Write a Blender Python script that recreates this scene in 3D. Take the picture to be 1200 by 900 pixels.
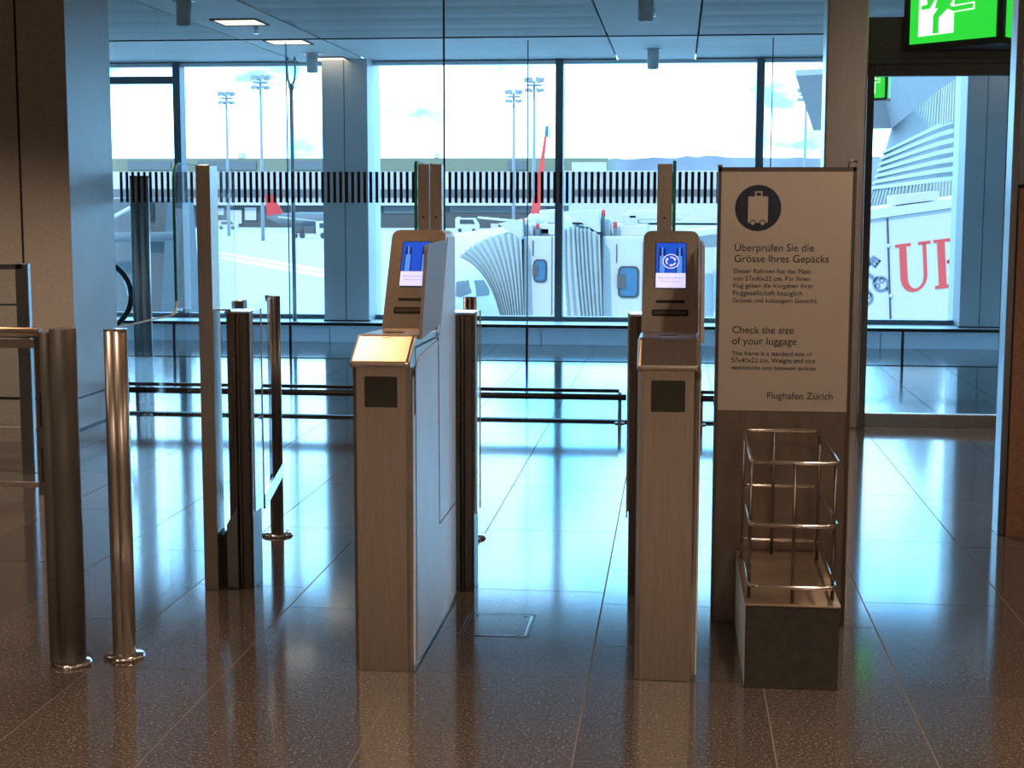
import bpy, bmesh, math, random
from math import sin, cos, pi, radians as RAD
from mathutils import Vector as V, Matrix

for o in list(bpy.data.objects):
    bpy.data.objects.remove(o)
scene = bpy.context.scene
col = scene.collection
random.seed(7)

# ------------------------------------------------------------------ camera
F_PX, EYE = 1784.1, 1.5
YAW, PITCH, ROLL = RAD(6.1725), RAD(6.8212), RAD(0.1029)
_f = V((-sin(YAW) * cos(PITCH), cos(YAW) * cos(PITCH), -sin(PITCH)))
_r = V((cos(YAW), sin(YAW), 0))
_u = _r.cross(_f)
RT = _r * cos(ROLL) + _u * sin(ROLL)
UP = _u * cos(ROLL) - _r * sin(ROLL)
cam_d = bpy.data.cameras.new('camera')
cam_d.sensor_width = 36
cam_d.lens = 36 * F_PX / 1200
cam_d.clip_end = 6000
cam = bpy.data.objects.new('camera', cam_d)
col.objects.link(cam)
m = Matrix((RT, UP, -_f)).transposed().to_4x4()
m.translation = (0, 0, EYE)
cam.matrix_world = m
scene.camera = cam


def A(px, py, Y):
    """world point of a spot in the photo that stands at distance Y"""
    d = RT * ((px - 600) / F_PX) - UP * ((py - 450) / F_PX) + _f
    return V((0, 0, EYE)) + d * (Y / d.y)


# ------------------------------------------------------------------ view
scene.view_settings.view_transform = 'Standard'
scene.view_settings.look = 'None'
scene.view_settings.exposure = 0.0
scene.view_settings.gamma = 1.0
scene.view_settings.use_curve_mapping = False

# ------------------------------------------------------------------ sky
w = bpy.data.worlds.new('sky')
scene.world = w
w.use_nodes = True
nt = w.node_tree
nt.nodes.clear()
out = nt.nodes.new('ShaderNodeOutputWorld')
bg = nt.nodes.new('ShaderNodeBackground')
tc = nt.nodes.new('ShaderNodeTexCoord')
mp = nt.nodes.new('ShaderNodeMapping')
mp.inputs['Scale'].default_value = (5.0, 5.0, 14.0)
nz = nt.nodes.new('ShaderNodeTexNoise')
nz.inputs['Scale'].default_value = 2.3
nz.inputs['Detail'].default_value = 5
nz.inputs['Roughness'].default_value = 0.55
rp = nt.nodes.new('ShaderNodeValToRGB')
rp.color_ramp.elements[0].position = 0.38
rp.color_ramp.elements[0].color = (0.24, 0.72, 1.0, 1)
rp.color_ramp.elements[1].position = 0.50
rp.color_ramp.elements[1].color = (1.0, 1.0, 1.0, 1)
SKY_TINT = (0.66, 1.27, 1.85)
SKY = 2.5
mx = nt.nodes.new('ShaderNodeMix')
mx.data_type = 'RGBA'
mx.blend_type = 'MULTIPLY'
mx.inputs[0].default_value = 1
mx.inputs[7].default_value = (*SKY_TINT, 1)
bg.inputs['Strength'].default_value = SKY
nt.links.new(tc.outputs['Generated'], mp.inputs[0])
nt.links.new(mp.outputs[0], nz.inputs['Vector'])
nt.links.new(nz.outputs['Fac'], rp.inputs[0])
nt.links.new(rp.outputs[0], mx.inputs[6])
# the clouds ahead, towards the sun-lit horizon, are brighter than those behind
sx = nt.nodes.new('ShaderNodeSeparateXYZ')
mr = nt.nodes.new('ShaderNodeMapRange')
mr.inputs['From Min'].default_value = -0.2
mr.inputs['From Max'].default_value = 0.95
mr.inputs['To Min'].default_value = SKY * 0.5
mr.inputs['To Max'].default_value = SKY * 1.75
nt.links.new(tc.outputs['Generated'], sx.inputs[0])
nt.links.new(sx.outputs['Y'], mr.inputs['Value'])
nt.links.new(mr.outputs[0], bg.inputs['Strength'])
nt.links.new(mx.outputs[2], bg.inputs['Color'])
nt.links.new(bg.outputs[0], out.inputs[0])


def lamp(name, kind, loc, energy, color, direction=None, **kw):
    d = bpy.data.lights.new(name, kind)
    d.energy = energy
    d.color = color
    for k, v in kw.items():
        setattr(d, k, v)
    o = bpy.data.objects.new(name, d)
    o.location = loc
    if direction is not None:
        o.rotation_euler = V(direction).to_track_quat('-Z', 'Y').to_euler()
    col.objects.link(o)
    return o


lamp('sun', 'SUN', (0, 0, 40), 2.6, (1.0, 0.93, 0.86), (0.35, 0.75, -0.62), angle=0.02)
WARM = (1.0, 0.75, 0.54)
DOWN = (0, 0, -1)
# downlights of the near hall ceiling (warm), over and behind the gates, plus added fill rows
lamp('downlight_gate', 'SPOT', (-1.55, 5.75, 2.98), 60, (1.0, 0.55, 0.28), (0.10, -0.28, -0.6), spot_size=RAD(75), spot_blend=0.6, shadow_soft_size=0.16)
for x in (-3.4, -1.2, 1.0, 3.2):
    for y in (-3.2, -0.8, 1.6):
        lamp('downlight', 'SPOT', (x, y, 2.98), 310, WARM, DOWN, spot_size=RAD(120), spot_blend=0.6, shadow_soft_size=0.08)
for x in (-4.6, -2.6, 1.2, 2.9):  # spots added as fill to brighten the left wall, pillar and near floor
    for y in (4.4, 7.4):
        lamp('downlight', 'SPOT', (x, y, 2.98), 38 if y < 5 else 130, WARM, DOWN, spot_size=RAD(130), spot_blend=0.6, shadow_soft_size=0.08)
lamp('downlight_frame', 'SPOT', (0.9, 3.1, 2.98), 50, WARM, (-0.15, 0.6, -0.6), spot_size=RAD(80), spot_blend=0.7, shadow_soft_size=0.08)


# ------------------------------------------------------------------ materials
def mat(name, color=(0.5, 0.5, 0.5), rough=0.5, metal=0.0, spec=0.5, var=0.0, vscale=20.0, stretch=None,
        emit=None, estr=0.0, bump=0.0, rvar=0.0):
    M = bpy.data.materials.new(name)
    M.use_nodes = True
    n = M.node_tree
    b = n.nodes['Principled BSDF']
    b.inputs['Base Color'].default_value = (*color, 1)
    b.inputs['Roughness'].default_value = rough
    b.inputs['Metallic'].default_value = metal
    b.inputs['Specular IOR Level'].default_value = spec
    if emit:
        b.inputs['Emission Color'].default_value = (*emit, 1)
        b.inputs['Emission Strength'].default_value = estr
    if var or bump or rvar:
        t = n.nodes.new('ShaderNodeTexCoord')
        p = n.nodes.new('ShaderNodeMapping')
        p.inputs['Scale'].default_value = stretch or (1, 1, 1)
        q = n.nodes.new('ShaderNodeTexNoise')
        q.inputs['Scale'].default_value = vscale
        q.inputs['Detail'].default_value = 4
        n.links.new(t.outputs['Object'], p.inputs[0])
        n.links.new(p.outputs[0], q.inputs['Vector'])
        if var:
            r = n.nodes.new('ShaderNodeValToRGB')
            r.color_ramp.elements[0].position = 0.25
            r.color_ramp.elements[1].position = 0.75
            r.color_ramp.elements[0].color = (*[max(0, c * (1 - var)) for c in color], 1)
            r.color_ramp.elements[1].color = (*[min(1, c * (1 + var)) for c in color], 1)
            n.links.new(q.outputs['Fac'], r.inputs[0])
            n.links.new(r.outputs[0], b.inputs['Base Color'])
        if rvar:
            mr = n.nodes.new('ShaderNodeMapRange')
            mr.inputs['To Min'].default_value = max(0.02, rough - rvar)
            mr.inputs['To Max'].default_value = rough + rvar
            n.links.new(q.outputs['Fac'], mr.inputs['Value'])
            n.links.new(mr.outputs[0], b.inputs['Roughness'])
        if bump:
            u = n.nodes.new('ShaderNodeBump')
            u.inputs['Strength'].default_value = bump
            u.inputs['Distance'].default_value = 0.002
            n.links.new(q.outputs['Fac'], u.inputs['Height'])
            n.links.new(u.outputs[0], b.inputs['Normal'])
    return M


def glass(name, tint=(0.955, 0.98, 0.985), refl=1.0):
    M = bpy.data.materials.new(name)
    M.use_nodes = True
    n = M.node_tree
    n.nodes.clear()
    o = n.nodes.new('ShaderNodeOutputMaterial')
    t = n.nodes.new('ShaderNodeBsdfTransparent')
    t.inputs[0].default_value = (*tint, 1)
    g = n.nodes.new('ShaderNodeBsdfGlossy')
    g.inputs['Roughness'].default_value = 0.02
    f = n.nodes.new('ShaderNodeFresnel')
    f.inputs['IOR'].default_value = 1.45
    k = n.nodes.new('ShaderNodeMath')
    k.operation = 'MULTIPLY'
    k.inputs[1].default_value = refl
    x = n.nodes.new('ShaderNodeMixShader')
    n.links.new(f.outputs[0], k.inputs[0])
    n.links.new(k.outputs[0], x.inputs[0])
    n.links.new(t.outputs[0], x.inputs[1])
    n.links.new(g.outputs[0], x.inputs[2])
    n.links.new(x.outputs[0], o.inputs[0])
    return M


def film(name, color, alpha):
    M = bpy.data.materials.new(name)
    M.use_nodes = True
    n = M.node_tree
    n.nodes.clear()
    o = n.nodes.new('ShaderNodeOutputMaterial')
    t = n.nodes.new('ShaderNodeBsdfTransparent')
    g = n.nodes.new('ShaderNodeBsdfDiffuse')
    g.inputs[0].default_value = (*color, 1)
    x = n.nodes.new('ShaderNodeMixShader')
    x.inputs[0].default_value = alpha
    n.links.new(t.outputs[0], x.inputs[1])
    n.links.new(g.outputs[0], x.inputs[2])
    n.links.new(x.outputs[0], o.inputs[0])
    return M


def granite():
    M = bpy.data.materials.new('granite')
    M.use_nodes = True
    n = M.node_tree
    b = n.nodes['Principled BSDF']
    t = n.nodes.new('ShaderNodeTexCoord')
    q = n.nodes.new('ShaderNodeTexNoise')
    q.inputs['Scale'].default_value = 110
    q.inputs['Detail'].default_value = 6
    q.inputs['Roughness'].default_value = 0.7
    r = n.nodes.new('ShaderNodeValToRGB')
    e = r.color_ramp.elements
    e[0].position = 0.38
    e[0].color = (0.040, 0.032, 0.028, 1)
    e[1].position = 0.70
    e[1].color = (0.34, 0.29, 0.26, 1)
    k = e.new(0.55)
    k.color = (0.092, 0.074, 0.064, 1)
    a = n.nodes.new('ShaderNodeAttribute')
    a.attribute_name = 'tint'
    mm = n.nodes.new('ShaderNodeMix')
    mm.data_type = 'RGBA'
    mm.blend_type = 'MULTIPLY'
    mm.inputs[0].default_value = 1
    n.links.new(t.outputs['Object'], q.inputs['Vector'])
    n.links.new(q.outputs['Fac'], r.inputs[0])
    n.links.new(r.outputs[0], mm.inputs[6])
    n.links.new(a.outputs['Fac'], mm.inputs[7])
    n.links.new(mm.outputs[2], b.inputs['Base Color'])
    b.inputs['Roughness'].default_value = 0.10
    b.inputs['IOR'].default_value = 1.8
    return M


STEEL = mat('brushed_steel', (0.68, 0.61, 0.54), 0.34, 1.0, var=0.10, vscale=9, stretch=(30, 30, 0.6), rvar=0.06)
POSTDK = mat('dark_satin_metal', (0.13, 0.12, 0.11), 0.5, 0.45, var=0.12, vscale=9, stretch=(30, 30, 0.6))
STEEL_DK = mat('dark_steel', (0.21, 0.185, 0.17), 0.38, 1.0, var=0.15, vscale=9, stretch=(30, 30, 0.6), rvar=0.06)
CHROME = mat('polished_steel', (0.75, 0.70, 0.66), 0.12, 1.0, var=0.05)
GREYSTEEL = mat('grey_steel', (0.42, 0.45, 0.47), 0.36, 1.0, var=0.1, vscale=9, stretch=(30, 30, 0.6))
ALU = mat('satin_aluminium', (0.78, 0.80, 0.81), 0.40, 0.35, var=0.05, vscale=6)
SHIELD = mat('grey_shield', (0.42, 0.40, 0.40), 0.5, 0.25, var=0.05)
BLACK = mat('black_gap', (0.012, 0.012, 0.014), 0.5, var=0.1)
RUBBER = mat('black_rubber', (0.02, 0.022, 0.025), 0.35, var=0.2, vscale=40)
READER = mat('reader_glass', (0.05, 0.055, 0.045), 0.25, var=0.1)
GLASS = glass('clear_glass')
GLASS_WIN = glass('window_glass', (0.90, 0.96, 1.0), 0.8)
GLASS_EDGE = mat('green_glass_edge', (0.03, 0.22, 0.15), 0.15, var=0.2)
EDGE_FAINT = film('faint_glass_edge', (0.35, 0.5, 0.5), 0.45)
GLASS_EDGE_LIT = mat('lit_glass_edge', (0.75, 0.85, 0.85), 0.2, var=0.1)  # pale copy of the glass edge, the catch of daylight put into its colour
GRANITE = granite()
GROUT = mat('grout', (0.17, 0.145, 0.13), 0.95, spec=0.05, var=0.2, vscale=60)
CEIL = mat('ceiling_metal', (0.66, 0.68, 0.68), 0.6, 0.0, var=0.04, vscale=3)
CEIL_GAP = mat('ceiling_joint', (0.03, 0.035, 0.04), 0.8, var=0.1)
CLAD = mat('column_cladding', (0.54, 0.55, 0.55), 0.45, 0.2, var=0.06, vscale=3)
STONE = mat('brown_wall_panel', (0.50, 0.43, 0.37), 0.55, var=0.12, vscale=90, bump=0.05)
COPPER = mat('copper_brown_panel', (0.42, 0.22, 0.14), 0.5, 0.3, var=0.18, vscale=50, stretch=(1, 1, 1))
WALLW = mat('back_wall_plaster', (0.38, 0.31, 0.25), 0.8, var=0.08, vscale=4)
FRAME = mat('window_frame_metal', (0.10, 0.125, 0.14), 0.4, 0.6, var=0.1)
LEDGE = mat('sill_ledge', (0.62, 0.68, 0.70), 0.4, var=0.04)
UPST = mat('sill_panel', (0.30, 0.40, 0.55), 0.5, var=0.05)
_n = UPST.node_tree
_t = _n.nodes.new('ShaderNodeBsdfTranslucent')
_t.inputs[0].default_value = (0.34, 0.38, 0.42, 1)
_x = _n.nodes.new('ShaderNodeMixShader')
_x.inputs[0].default_value = 0.75
_n.links.new(_n.nodes['Principled BSDF'].outputs[0], _x.inputs[1])
_n.links.new(_t.outputs[0], _x.inputs[2])
_n.links.new(_x.outputs[0], _n.nodes['Material Output'].inputs[0])
DARKP = mat('dark_portal_panel', (0.075, 0.078, 0.08), 0.5, 0.3, var=0.15, vscale=60)
POSTER = mat('poster_beige', (0.56, 0.49, 0.42), 0.55, var=0.03, vscale=4)
INK = mat('poster_ink', (0.045, 0.045, 0.06), 0.5, var=0.2)
INKBLUE = mat('poster_blue', (0.022, 0.028, 0.06), 0.5, var=0.2)
SIGNSTEEL = mat('sign_steel', (0.30, 0.25, 0.21), 0.42, 0.85, var=0.22, vscale=5, stretch=(3, 3, 1), rvar=0.08)
BOXDARK = mat('box_dark_front', (0.045, 0.040, 0.036), 0.5, 0.4, var=0.2, vscale=30)
BOXTOP = mat('box_worn_top', (0.36, 0.27, 0.20), 0.42, 0.7, var=0.3, vscale=7)
LIT = mat('lit_diffuser', (0.9, 0.85, 0.75), 0.5, var=0.02, emit=(1.0, 0.83, 0.6), estr=2.2)
GREEN = mat('exit_green', (0.02, 0.4, 0.05), 0.4, var=0.15, emit=(0.03, 0.75, 0.05), estr=0.95)
EXWHITE = mat('exit_white', (0.9, 0.95, 0.9), 0.4, var=0.02, emit=(0.9, 1.0, 0.88), estr=1.2)
SCR_BLUE = mat('screen_blue', (0.01, 0.03, 0.1), 0.3, var=0.1, emit=(0.012, 0.085, 0.62), estr=1.0)
SCR_LIGHT = mat('screen_light_blue', (0.05, 0.1, 0.3), 0.3, var=0.1, emit=(0.08, 0.28, 0.85), estr=1.0)
SCR_WHITE = mat('screen_white', (0.5, 0.5, 0.6), 0.3, var=0.02, emit=(0.72, 0.70, 0.98), estr=1.0)
SCR_INK = mat('screen_text', (0.05, 0.05, 0.2), 0.3, var=0.02, emit=(0.25, 0.2, 0.5), estr=1.0)
FOIL = mat('black_foil', (0.02, 0.017, 0.018), 0.6, var=0.1)
FOIL_LT = film('frosted_foil', (0.85, 0.87, 0.87), 0.22)
# outdoors
CONC = mat('apron_concrete', (0.50, 0.51, 0.50), 0.9, var=0.06, vscale=0.05)
LINE = mat('apron_paint', (0.85, 0.88, 0.88), 0.8, var=0.05)
WHITE = mat('white_paint', (0.60, 0.60, 0.59), 0.5, var=0.04, vscale=1)
BRIDGE = mat('bridge_white', (0.55, 0.56, 0.56), 0.55, var=0.05, vscale=0.6)
SIDING = mat('bridge_banner', (0.60, 0.60, 0.60), 0.6, var=0.02)
BELLOW = mat('bellows_fabric', (0.55, 0.60, 0.61), 0.8, var=0.06, vscale=2)
EXTBLUE = mat('sky_blue_pane', (0.05, 0.16, 0.28), 0.15, var=0.1)
EXTDARK = mat('dark_trim', (0.05, 0.06, 0.07), 0.6, var=0.1)
EXTGREY = mat('facade_grey', (0.09, 0.095, 0.10), 0.7, var=0.08, vscale=0.1)
EXTMID = mat('bridge_grey_blue', (0.14, 0.17, 0.19), 0.6, var=0.05)
MASTGREY = mat('galvanised_mast', (0.30, 0.33, 0.36), 0.6, var=0.05)
EXTGREEN = mat('pale_green_facade', (0.23, 0.25, 0.18), 0.8, var=0.12, vscale=0.02)
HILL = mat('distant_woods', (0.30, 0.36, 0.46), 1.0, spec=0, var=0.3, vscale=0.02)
RED = mat('red_paint', (0.70, 0.04, 0.04), 0.5, var=0.05)
PINK = mat('red_lettering', (0.75, 0.07, 0.06), 0.6, var=0.03)
KEYGREY = mat('grey_blue_emblem', (0.16, 0.21, 0.30), 0.6, var=0.03)
SOFFIT = mat('soffit_grey', (0.27, 0.28, 0.30), 0.6, var=0.05, vscale=0.3)
LOUVRE = mat('louvre_white', (0.36, 0.39, 0.41), 0.5, var=0.04, vscale=0.5)
DOCKGLASS = mat('dock_glazing', (0.02, 0.026, 0.032), 0.5, var=0.2, vscale=0.5)
LEAF = mat('tree_leaves', (0.25, 0.33, 0.22), 0.9, var=0.3, vscale=0.3)


# ------------------------------------------------------------------ mesh building
class MB:
    def __init__(self):
        self.b = bmesh.new()
        self.mi = 0

    def m(self, i):
        self.mi = i
        return self

    def face(self, pts, smooth=False):
        f = self.b.faces.new([self.b.verts.new(p) for p in pts])
        f.material_index = self.mi
        f.smooth = smooth
        return f

    def prism(self, pts, vec, smooth_sides=False):
        vec = V(vec)
        a = [self.b.verts.new(p) for p in pts]
        c = [self.b.verts.new(V(p) + vec) for p in pts]
        n = len(a)
        fs = [self.b.faces.new(a), self.b.faces.new(list(reversed(c)))]
        for i in range(n):
            f = self.b.faces.new((a[i], c[i], c[(i + 1) % n], a[(i + 1) % n]))
            f.smooth = smooth_sides
            fs.append(f)
        for f in fs:
            f.material_index = self.mi
        return self

    def box(self, x0, x1, y0, y1, z0, z1):
        return self.prism([(x0, y0, z0), (x1, y0, z0), (x1, y1, z0), (x0, y1, z0)], (0, 0, z1 - z0))

    def loft(self, rings, caps=True, closed=True, smooth=True):
        vs = [[self.b.verts.new(p) for p in r] for r in rings]
        n = len(vs[0])
        for i in range(len(vs) - 1):
            for j in range(n if closed else n - 1):
                f = self.b.faces.new((vs[i][j], vs[i][(j + 1) % n], vs[i + 1][(j + 1) % n], vs[i + 1][j]))
                f.material_index = self.mi
                f.smooth = smooth
        if caps and closed:
            for r in (vs[0], vs[-1]):
                f = self.b.faces.new(r)
                f.material_index = self.mi
        return self

    def cyl(self, p0, p1, r0, r1=None, seg=20, caps=True):
        p0, p1 = V(p0), V(p1)
        r1 = r0 if r1 is None else r1
        d = (p1 - p0).normalized()
        a = d.orthogonal().normalized()
        c = d.cross(a)
        ring = lambda p, r: [p + (a * cos(2 * pi * k / seg) + c * sin(2 * pi * k / seg)) * r for k in range(seg)]
        return self.loft([ring(p0, r0), ring(p1, r1)], caps)

    def lathe(self, base, prof, seg=32):
        base = V(base)
        return self.loft([[base + V((r * cos(2 * pi * k / seg), r * sin(2 * pi * k / seg), z)) for k in range(seg)] for r, z in prof])

    def tube(self, path, r, closed=False, seg=10):
        P = [V(p) for p in path]
        n = len(P)
        rings = []
        prev = None
        for i in range(n):
            if closed:
                t = (P[(i + 1) % n] - P[i - 1]).normalized()
            else:
                t = (P[min(i + 1, n - 1)] - P[max(i - 1, 0)]).normalized()
            a = t.orthogonal().normalized() if prev is None else (prev - t * prev.dot(t)).normalized()
            prev = a
            c = t.cross(a)
            rings.append([P[i] + (a * cos(2 * pi * k / seg) + c * sin(2 * pi * k / seg)) * r for k in range(seg)])
        if closed:
            rings.append(rings[0])
        return self.loft(rings, caps=not closed)

    def sphere(self, c, r, seg=14):
        c = V(c)
        prof = [(max(1e-4, r * sin(pi * i / 8)), -r * cos(pi * i / 8)) for i in range(9)]
        return self.lathe(c, prof, seg)

    def build(self, name, mats, parent=None, bevel=0.0):
        mats = mats if isinstance(mats, (list, tuple)) else [mats]
        bmesh.ops.remove_doubles(self.b, verts=self.b.verts, dist=1e-6)
        bmesh.ops.recalc_face_normals(self.b, faces=self.b.faces)
        me = bpy.data.meshes.new(name)
        org = parent.matrix_world_loc if False else (V(parent['_o']) if parent is not None and '_o' in parent else V((0, 0, 0)))
        bmesh.ops.translate(self.b, verts=self.b.verts, vec=-org)
        self.b.to_mesh(me)
        self.b.free()
        for mm in mats:
            me.materials.append(mm)
        o = bpy.data.objects.new(name, me)
        col.objects.link(o)
        if parent is not None:
            o.parent = parent
            o['_o'] = tuple(org)
        if bevel:
            md = o.modifiers.new('bevel', 'BEVEL')
            md.width = bevel
            md.segments = 2
            md.limit_method = 'ANGLE'
        return o


def thing(name, label, cat, loc, group=None):
    o = bpy.data.objects.new(name, None)
    o.empty_display_size = 0.1
    o.location = loc
    col.objects.link(o)
    o['_o'] = tuple(loc)
    return tag(o, label, cat, group)


def tag(o, label, cat, group=None):
    o['label'] = label
    o['category'] = cat
    if group:
        o['group'] = group
    return o


def struct(o):
    o['kind'] = 'structure'
    return o


def struct_root(name, loc=(0, 0, 0)):
    o = bpy.data.objects.new(name, None)
    o.empty_display_size = 0.1
    o.location = loc
    o['_o'] = tuple(loc)
    col.objects.link(o)
    return struct(o)


def copy_tree(o, loc, label, group=None):
    c = o.copy()
    col.objects.link(c)
    c.location = loc
    c['label'] = label
    if group:
        c['group'] = group
    for ch in [x for x in bpy.data.objects if x.parent == o]:
        d = ch.copy()
        col.objects.link(d)
        d.parent = c
        for g in [x for x in bpy.data.objects if x.parent == ch]:
            e = g.copy()
            col.objects.link(e)
            e.parent = d
    return c


def text(name, body, x0, x1, zb, y, mt, parent, size=0.02):
    """lettering on a wall facing the camera: left edge, right edge, baseline, plane"""
    cu = bpy.data.curves.new(name, 'FONT')
    cu.body = body
    cu.size = 1
    cu.extrude = 0.004
    o = bpy.data.objects.new('tmp', cu)
    col.objects.link(o)
    dg = bpy.context.evaluated_depsgraph_get()
    me = bpy.data.meshes.new_from_object(o.evaluated_get(dg))
    bpy.data.objects.remove(o)
    xs = [v.co.x for v in me.vertices]
    s = (x1 - x0) / (max(xs) - min(xs))
    mn = min(xs)
    org = V(parent['_o'])
    for v in me.vertices:
        p = v.co
        v.co = V((x0 + (p.x - mn) * s, y - 0.0006 - p.z * 0.1, zb + p.y * s)) - org
    me.materials.clear()
    me.materials.append(mt)
    me.name = name
    t = bpy.data.objects.new(name, me)
    col.objects.link(t)
    t.parent = parent
    return t


def arc(c, r, a0, a1, n=8):
    return [(c[0] + r * cos(RAD(a0 + (a1 - a0) * i / n)), c[1] + r * sin(RAD(a0 + (a1 - a0) * i / n))) for i in range(n + 1)]


def rrect(x0, x1, z0, z1, r, n=5):
    return (arc((x1 - r, z1 - r), r, 0, 90, n) + arc((x0 + r, z1 - r), r, 90, 180, n)
            + arc((x0 + r, z0 + r), r, 180, 270, n) + arc((x1 - r, z0 + r), r, 270, 360, n))


# ================================================================== THE HALL
CZ = 3.02            # ceiling height
# ---------------- floor: granite slabs in lanes of uneven width
lanes = [-9.6, -9.0, -8.4, -7.8, -7.2, -6.6, -6.0, -5.4, -4.8, -4.2, -3.6, -3.005, -2.39, -1.865, -1.42, -0.853, -0.262, 0.286,
         0.717, 1.253, 1.862, 2.44, 3.0, 3.55, 4.1, 4.7, 5.3, 5.9, 6.5]
offs = {-1.42: 4.33, -0.853: 4.675, -0.262: 3.96, 0.286: 4.29, 0.717: 4.641, 1.253: 4.55, -1.865: 4.62, -2.39: 4.10}
b = MB()
tints = []
Y0, Y1 = -6.0, 16.02
for i in range(len(lanes) - 1):
    xa, xb = lanes[i], lanes[i + 1]
    st = offs.get(xa, 4 + random.random())
    ys = [Y0]
    y = st - math.ceil((st - Y0) / 1.083) * 1.083
    while y < Y1:
        if y > Y0 + 0.05 and y < Y1 - 0.05:
            ys.append(y)
        y += 1.083
    if xa == -0.262:
        ys += [4.675, 5.59]
        ys = sorted(v for v in ys if not (5.5 < v < 5.58))
    ys.append(Y1)
    for j in range(len(ys) - 1):
        g = 0.0026
        b.m(0).face([(xa + g, ys[j] + g, 0), (xb - g, ys[j] + g, 0), (xb - g, ys[j + 1] - g, 0), (xa + g, ys[j + 1] - g, 0)])
        tints.append(random.uniform(0.82, 1.15))
b.m(1).box(lanes[0], lanes[-1], Y0, Y1, -0.2, -0.0012)
tints += [1.0] * 6
fl = b.build('floor', [GRANITE, GROUT])
at = fl.data.attributes.new('tint', 'FLOAT', 'FACE')
for i, p in enumerate(fl.data.polygons):
    at.data[i].value = tints[i] if i < len(tints) else 1.0
struct(fl)

# ---------------- ceiling
b = MB()
smooth_bands = [(-7.65, -6.86), (-4.15, -3.36), (-0.67, 0.16), (2.85, 3.66)]
xs = [-9.6]
for s in smooth_bands:
    xs += list(s)
xs.append(6.5)
yb = [10.5, 14.35, 17.05]
for k in range(len(xs) - 1):
    xa, xb = xs[k] + 0.008, xs[k + 1] - 0.008
    smooth = k % 2 == 1
    for (ya, yc) in ((10.5, 14.34), (14.37, 17.05)):
        if smooth:
            b.m(0).face([(xa, ya, CZ), (xb, ya, CZ), (xb, yc, CZ), (xa, yc, CZ)])
        else:
            n = 5 if ya < 12 else 3
            st = (yc - ya) / n
            for i in range(n):
                y = ya + i * st
                for t in range(4):
                    # each blade is a shallow cupped sheet
                    z = lambda q: CZ + 0.08 * (1 - q) ** 2
                    b.m(0).face([(xa, y + st * t / 4, z(t / 4)), (xb, y + st * t / 4, z(t / 4)),
                                 (xb, y + st * (t + 1) / 4, z((t + 1) / 4)), (xa, y + st * (t + 1) / 4, z((t + 1) / 4))])
                for xe in (xa, xb):
                    b.m(0).face([(xe, y, CZ), (xe, y + st, CZ)] + [(xe, y + st * t / 4, z(t / 4)) for t in (3, 2, 1, 0)])
                b.m(0).face([(xa, y, CZ + 0.08), (xb, y, CZ + 0.08), (xb, y, CZ), (xa, y, CZ)])
b.m(1).box(-9.6, 6.5, 10.5, 17.05, CZ + 0.085, CZ + 0.20)
struct(b.build('ceiling', [CEIL, CEIL_GAP]))
b = MB()
b.m(0).box(-9.6, 6.5, -6, 10.5, CZ + 0.03, CZ + 0.16)
struct(b.build('ceiling_hall', [WALLW]))

# ---------------- outer walls of the hall (behind and beside the photographer)
b = MB(); b.box(-9.6, 6.5, -6.15, -6.0, -0.2, CZ + 0.16); struct(b.build('wall_back', WALLW))
b = MB(); b.box(-9.75, -9.6, -6.15, 17.2, -0.2, CZ + 0.16); struct(b.build('wall_far_left', WALLW))
b = MB(); b.box(6.5, 6.65, -6.15, 17.2, -0.2, CZ + 0.16); struct(b.build('wall_far_right', WALLW))

# ---------------- the window front
UY, WY = 16.0, 16.72
b = MB(); b.face([(-9.6, UY, -0.1), (6.5, UY, -0.1), (6.5, UY, 0.165), (-9.6, UY, 0.165)])
for x in (-7.0, -4.9, -3.7, -1.42, 0.85, 2.1, 4.4):
    b.box(x - 0.004, x + 0.004, UY - 0.003, UY, 0.0, 0.165)
struct(b.build('baseboard_window', UPST))
b = MB(); b.box(-9.6, 6.5, UY - 0.02, WY + 0.12, 0.165, 0.195)
struct(b.build('trim_1', LEDGE, bevel=0.004))
b = MB(); b.box(-9.6, 6.5, 16.02, 17.1, -1.2, -0.21); struct(b.build('wall_front', CLAD))
mull = [-9.55, -7.77, -5.56, -3.45, -1.295, 0.857, 3.06, 5.2, 6.5]
for i in range(len(mull) - 1):
    xa, xb = mull[i], mull[i + 1]
    r = struct_root('window_%d' % (i + 1), ((xa + xb) / 2, WY, 0.195))
    b = MB()
    hw = 0.042
    b.box(xa - hw, xa + hw, WY - 0.05, WY + 0.14, 0.195, CZ)
    b.box(xa + hw, xb - hw, WY - 0.02, WY + 0.10, 0.195, 0.245)
    if i == 1:
        b.box(xa + hw, xb - hw, WY - 0.03, WY + 0.08, 2.80, 2.88)
    b.build('window_frame', FRAME, r, bevel=0.004)
    b = MB(); b.box(xa + hw, xb - hw, WY - 0.02, WY + 0.10, CZ - 0.035, CZ); b.build('window_head', LEDGE, r)
    g = MB()
    g.face([(xa + hw, WY + 0.05, 0.245), (xb - hw, WY + 0.05, 0.245), (xb - hw, WY + 0.05, CZ - 0.035), (xa + hw, WY + 0.05, CZ - 0.035)])
    g.build('window_pane', GLASS_WIN, r)


def cladded_column(name, x0, x1, y0, y1, seam):
    b = MB()
    b.m(0).box(x0, x1, y0, y1, 0.195, CZ + 0.01)
    b.m(1).box(seam - 0.006, seam + 0.006, y0 - 0.002, y0 + 0.01, 0.195, CZ + 0.01)
    b.m(1).box(x0 - 0.01, x1 + 0.01, y0 - 0.012, y0 + 0.02, 0.195, 0.21)
    return struct(b.build(name, [CLAD, BLACK], bevel=0.006))


cladded_column('trim_2', -3.845, -3.345, 16.38, 17.08, -3.60)
cladded_column('trim_3', 2.954, 3.43, 16.38, 17.08, 3.16)

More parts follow.
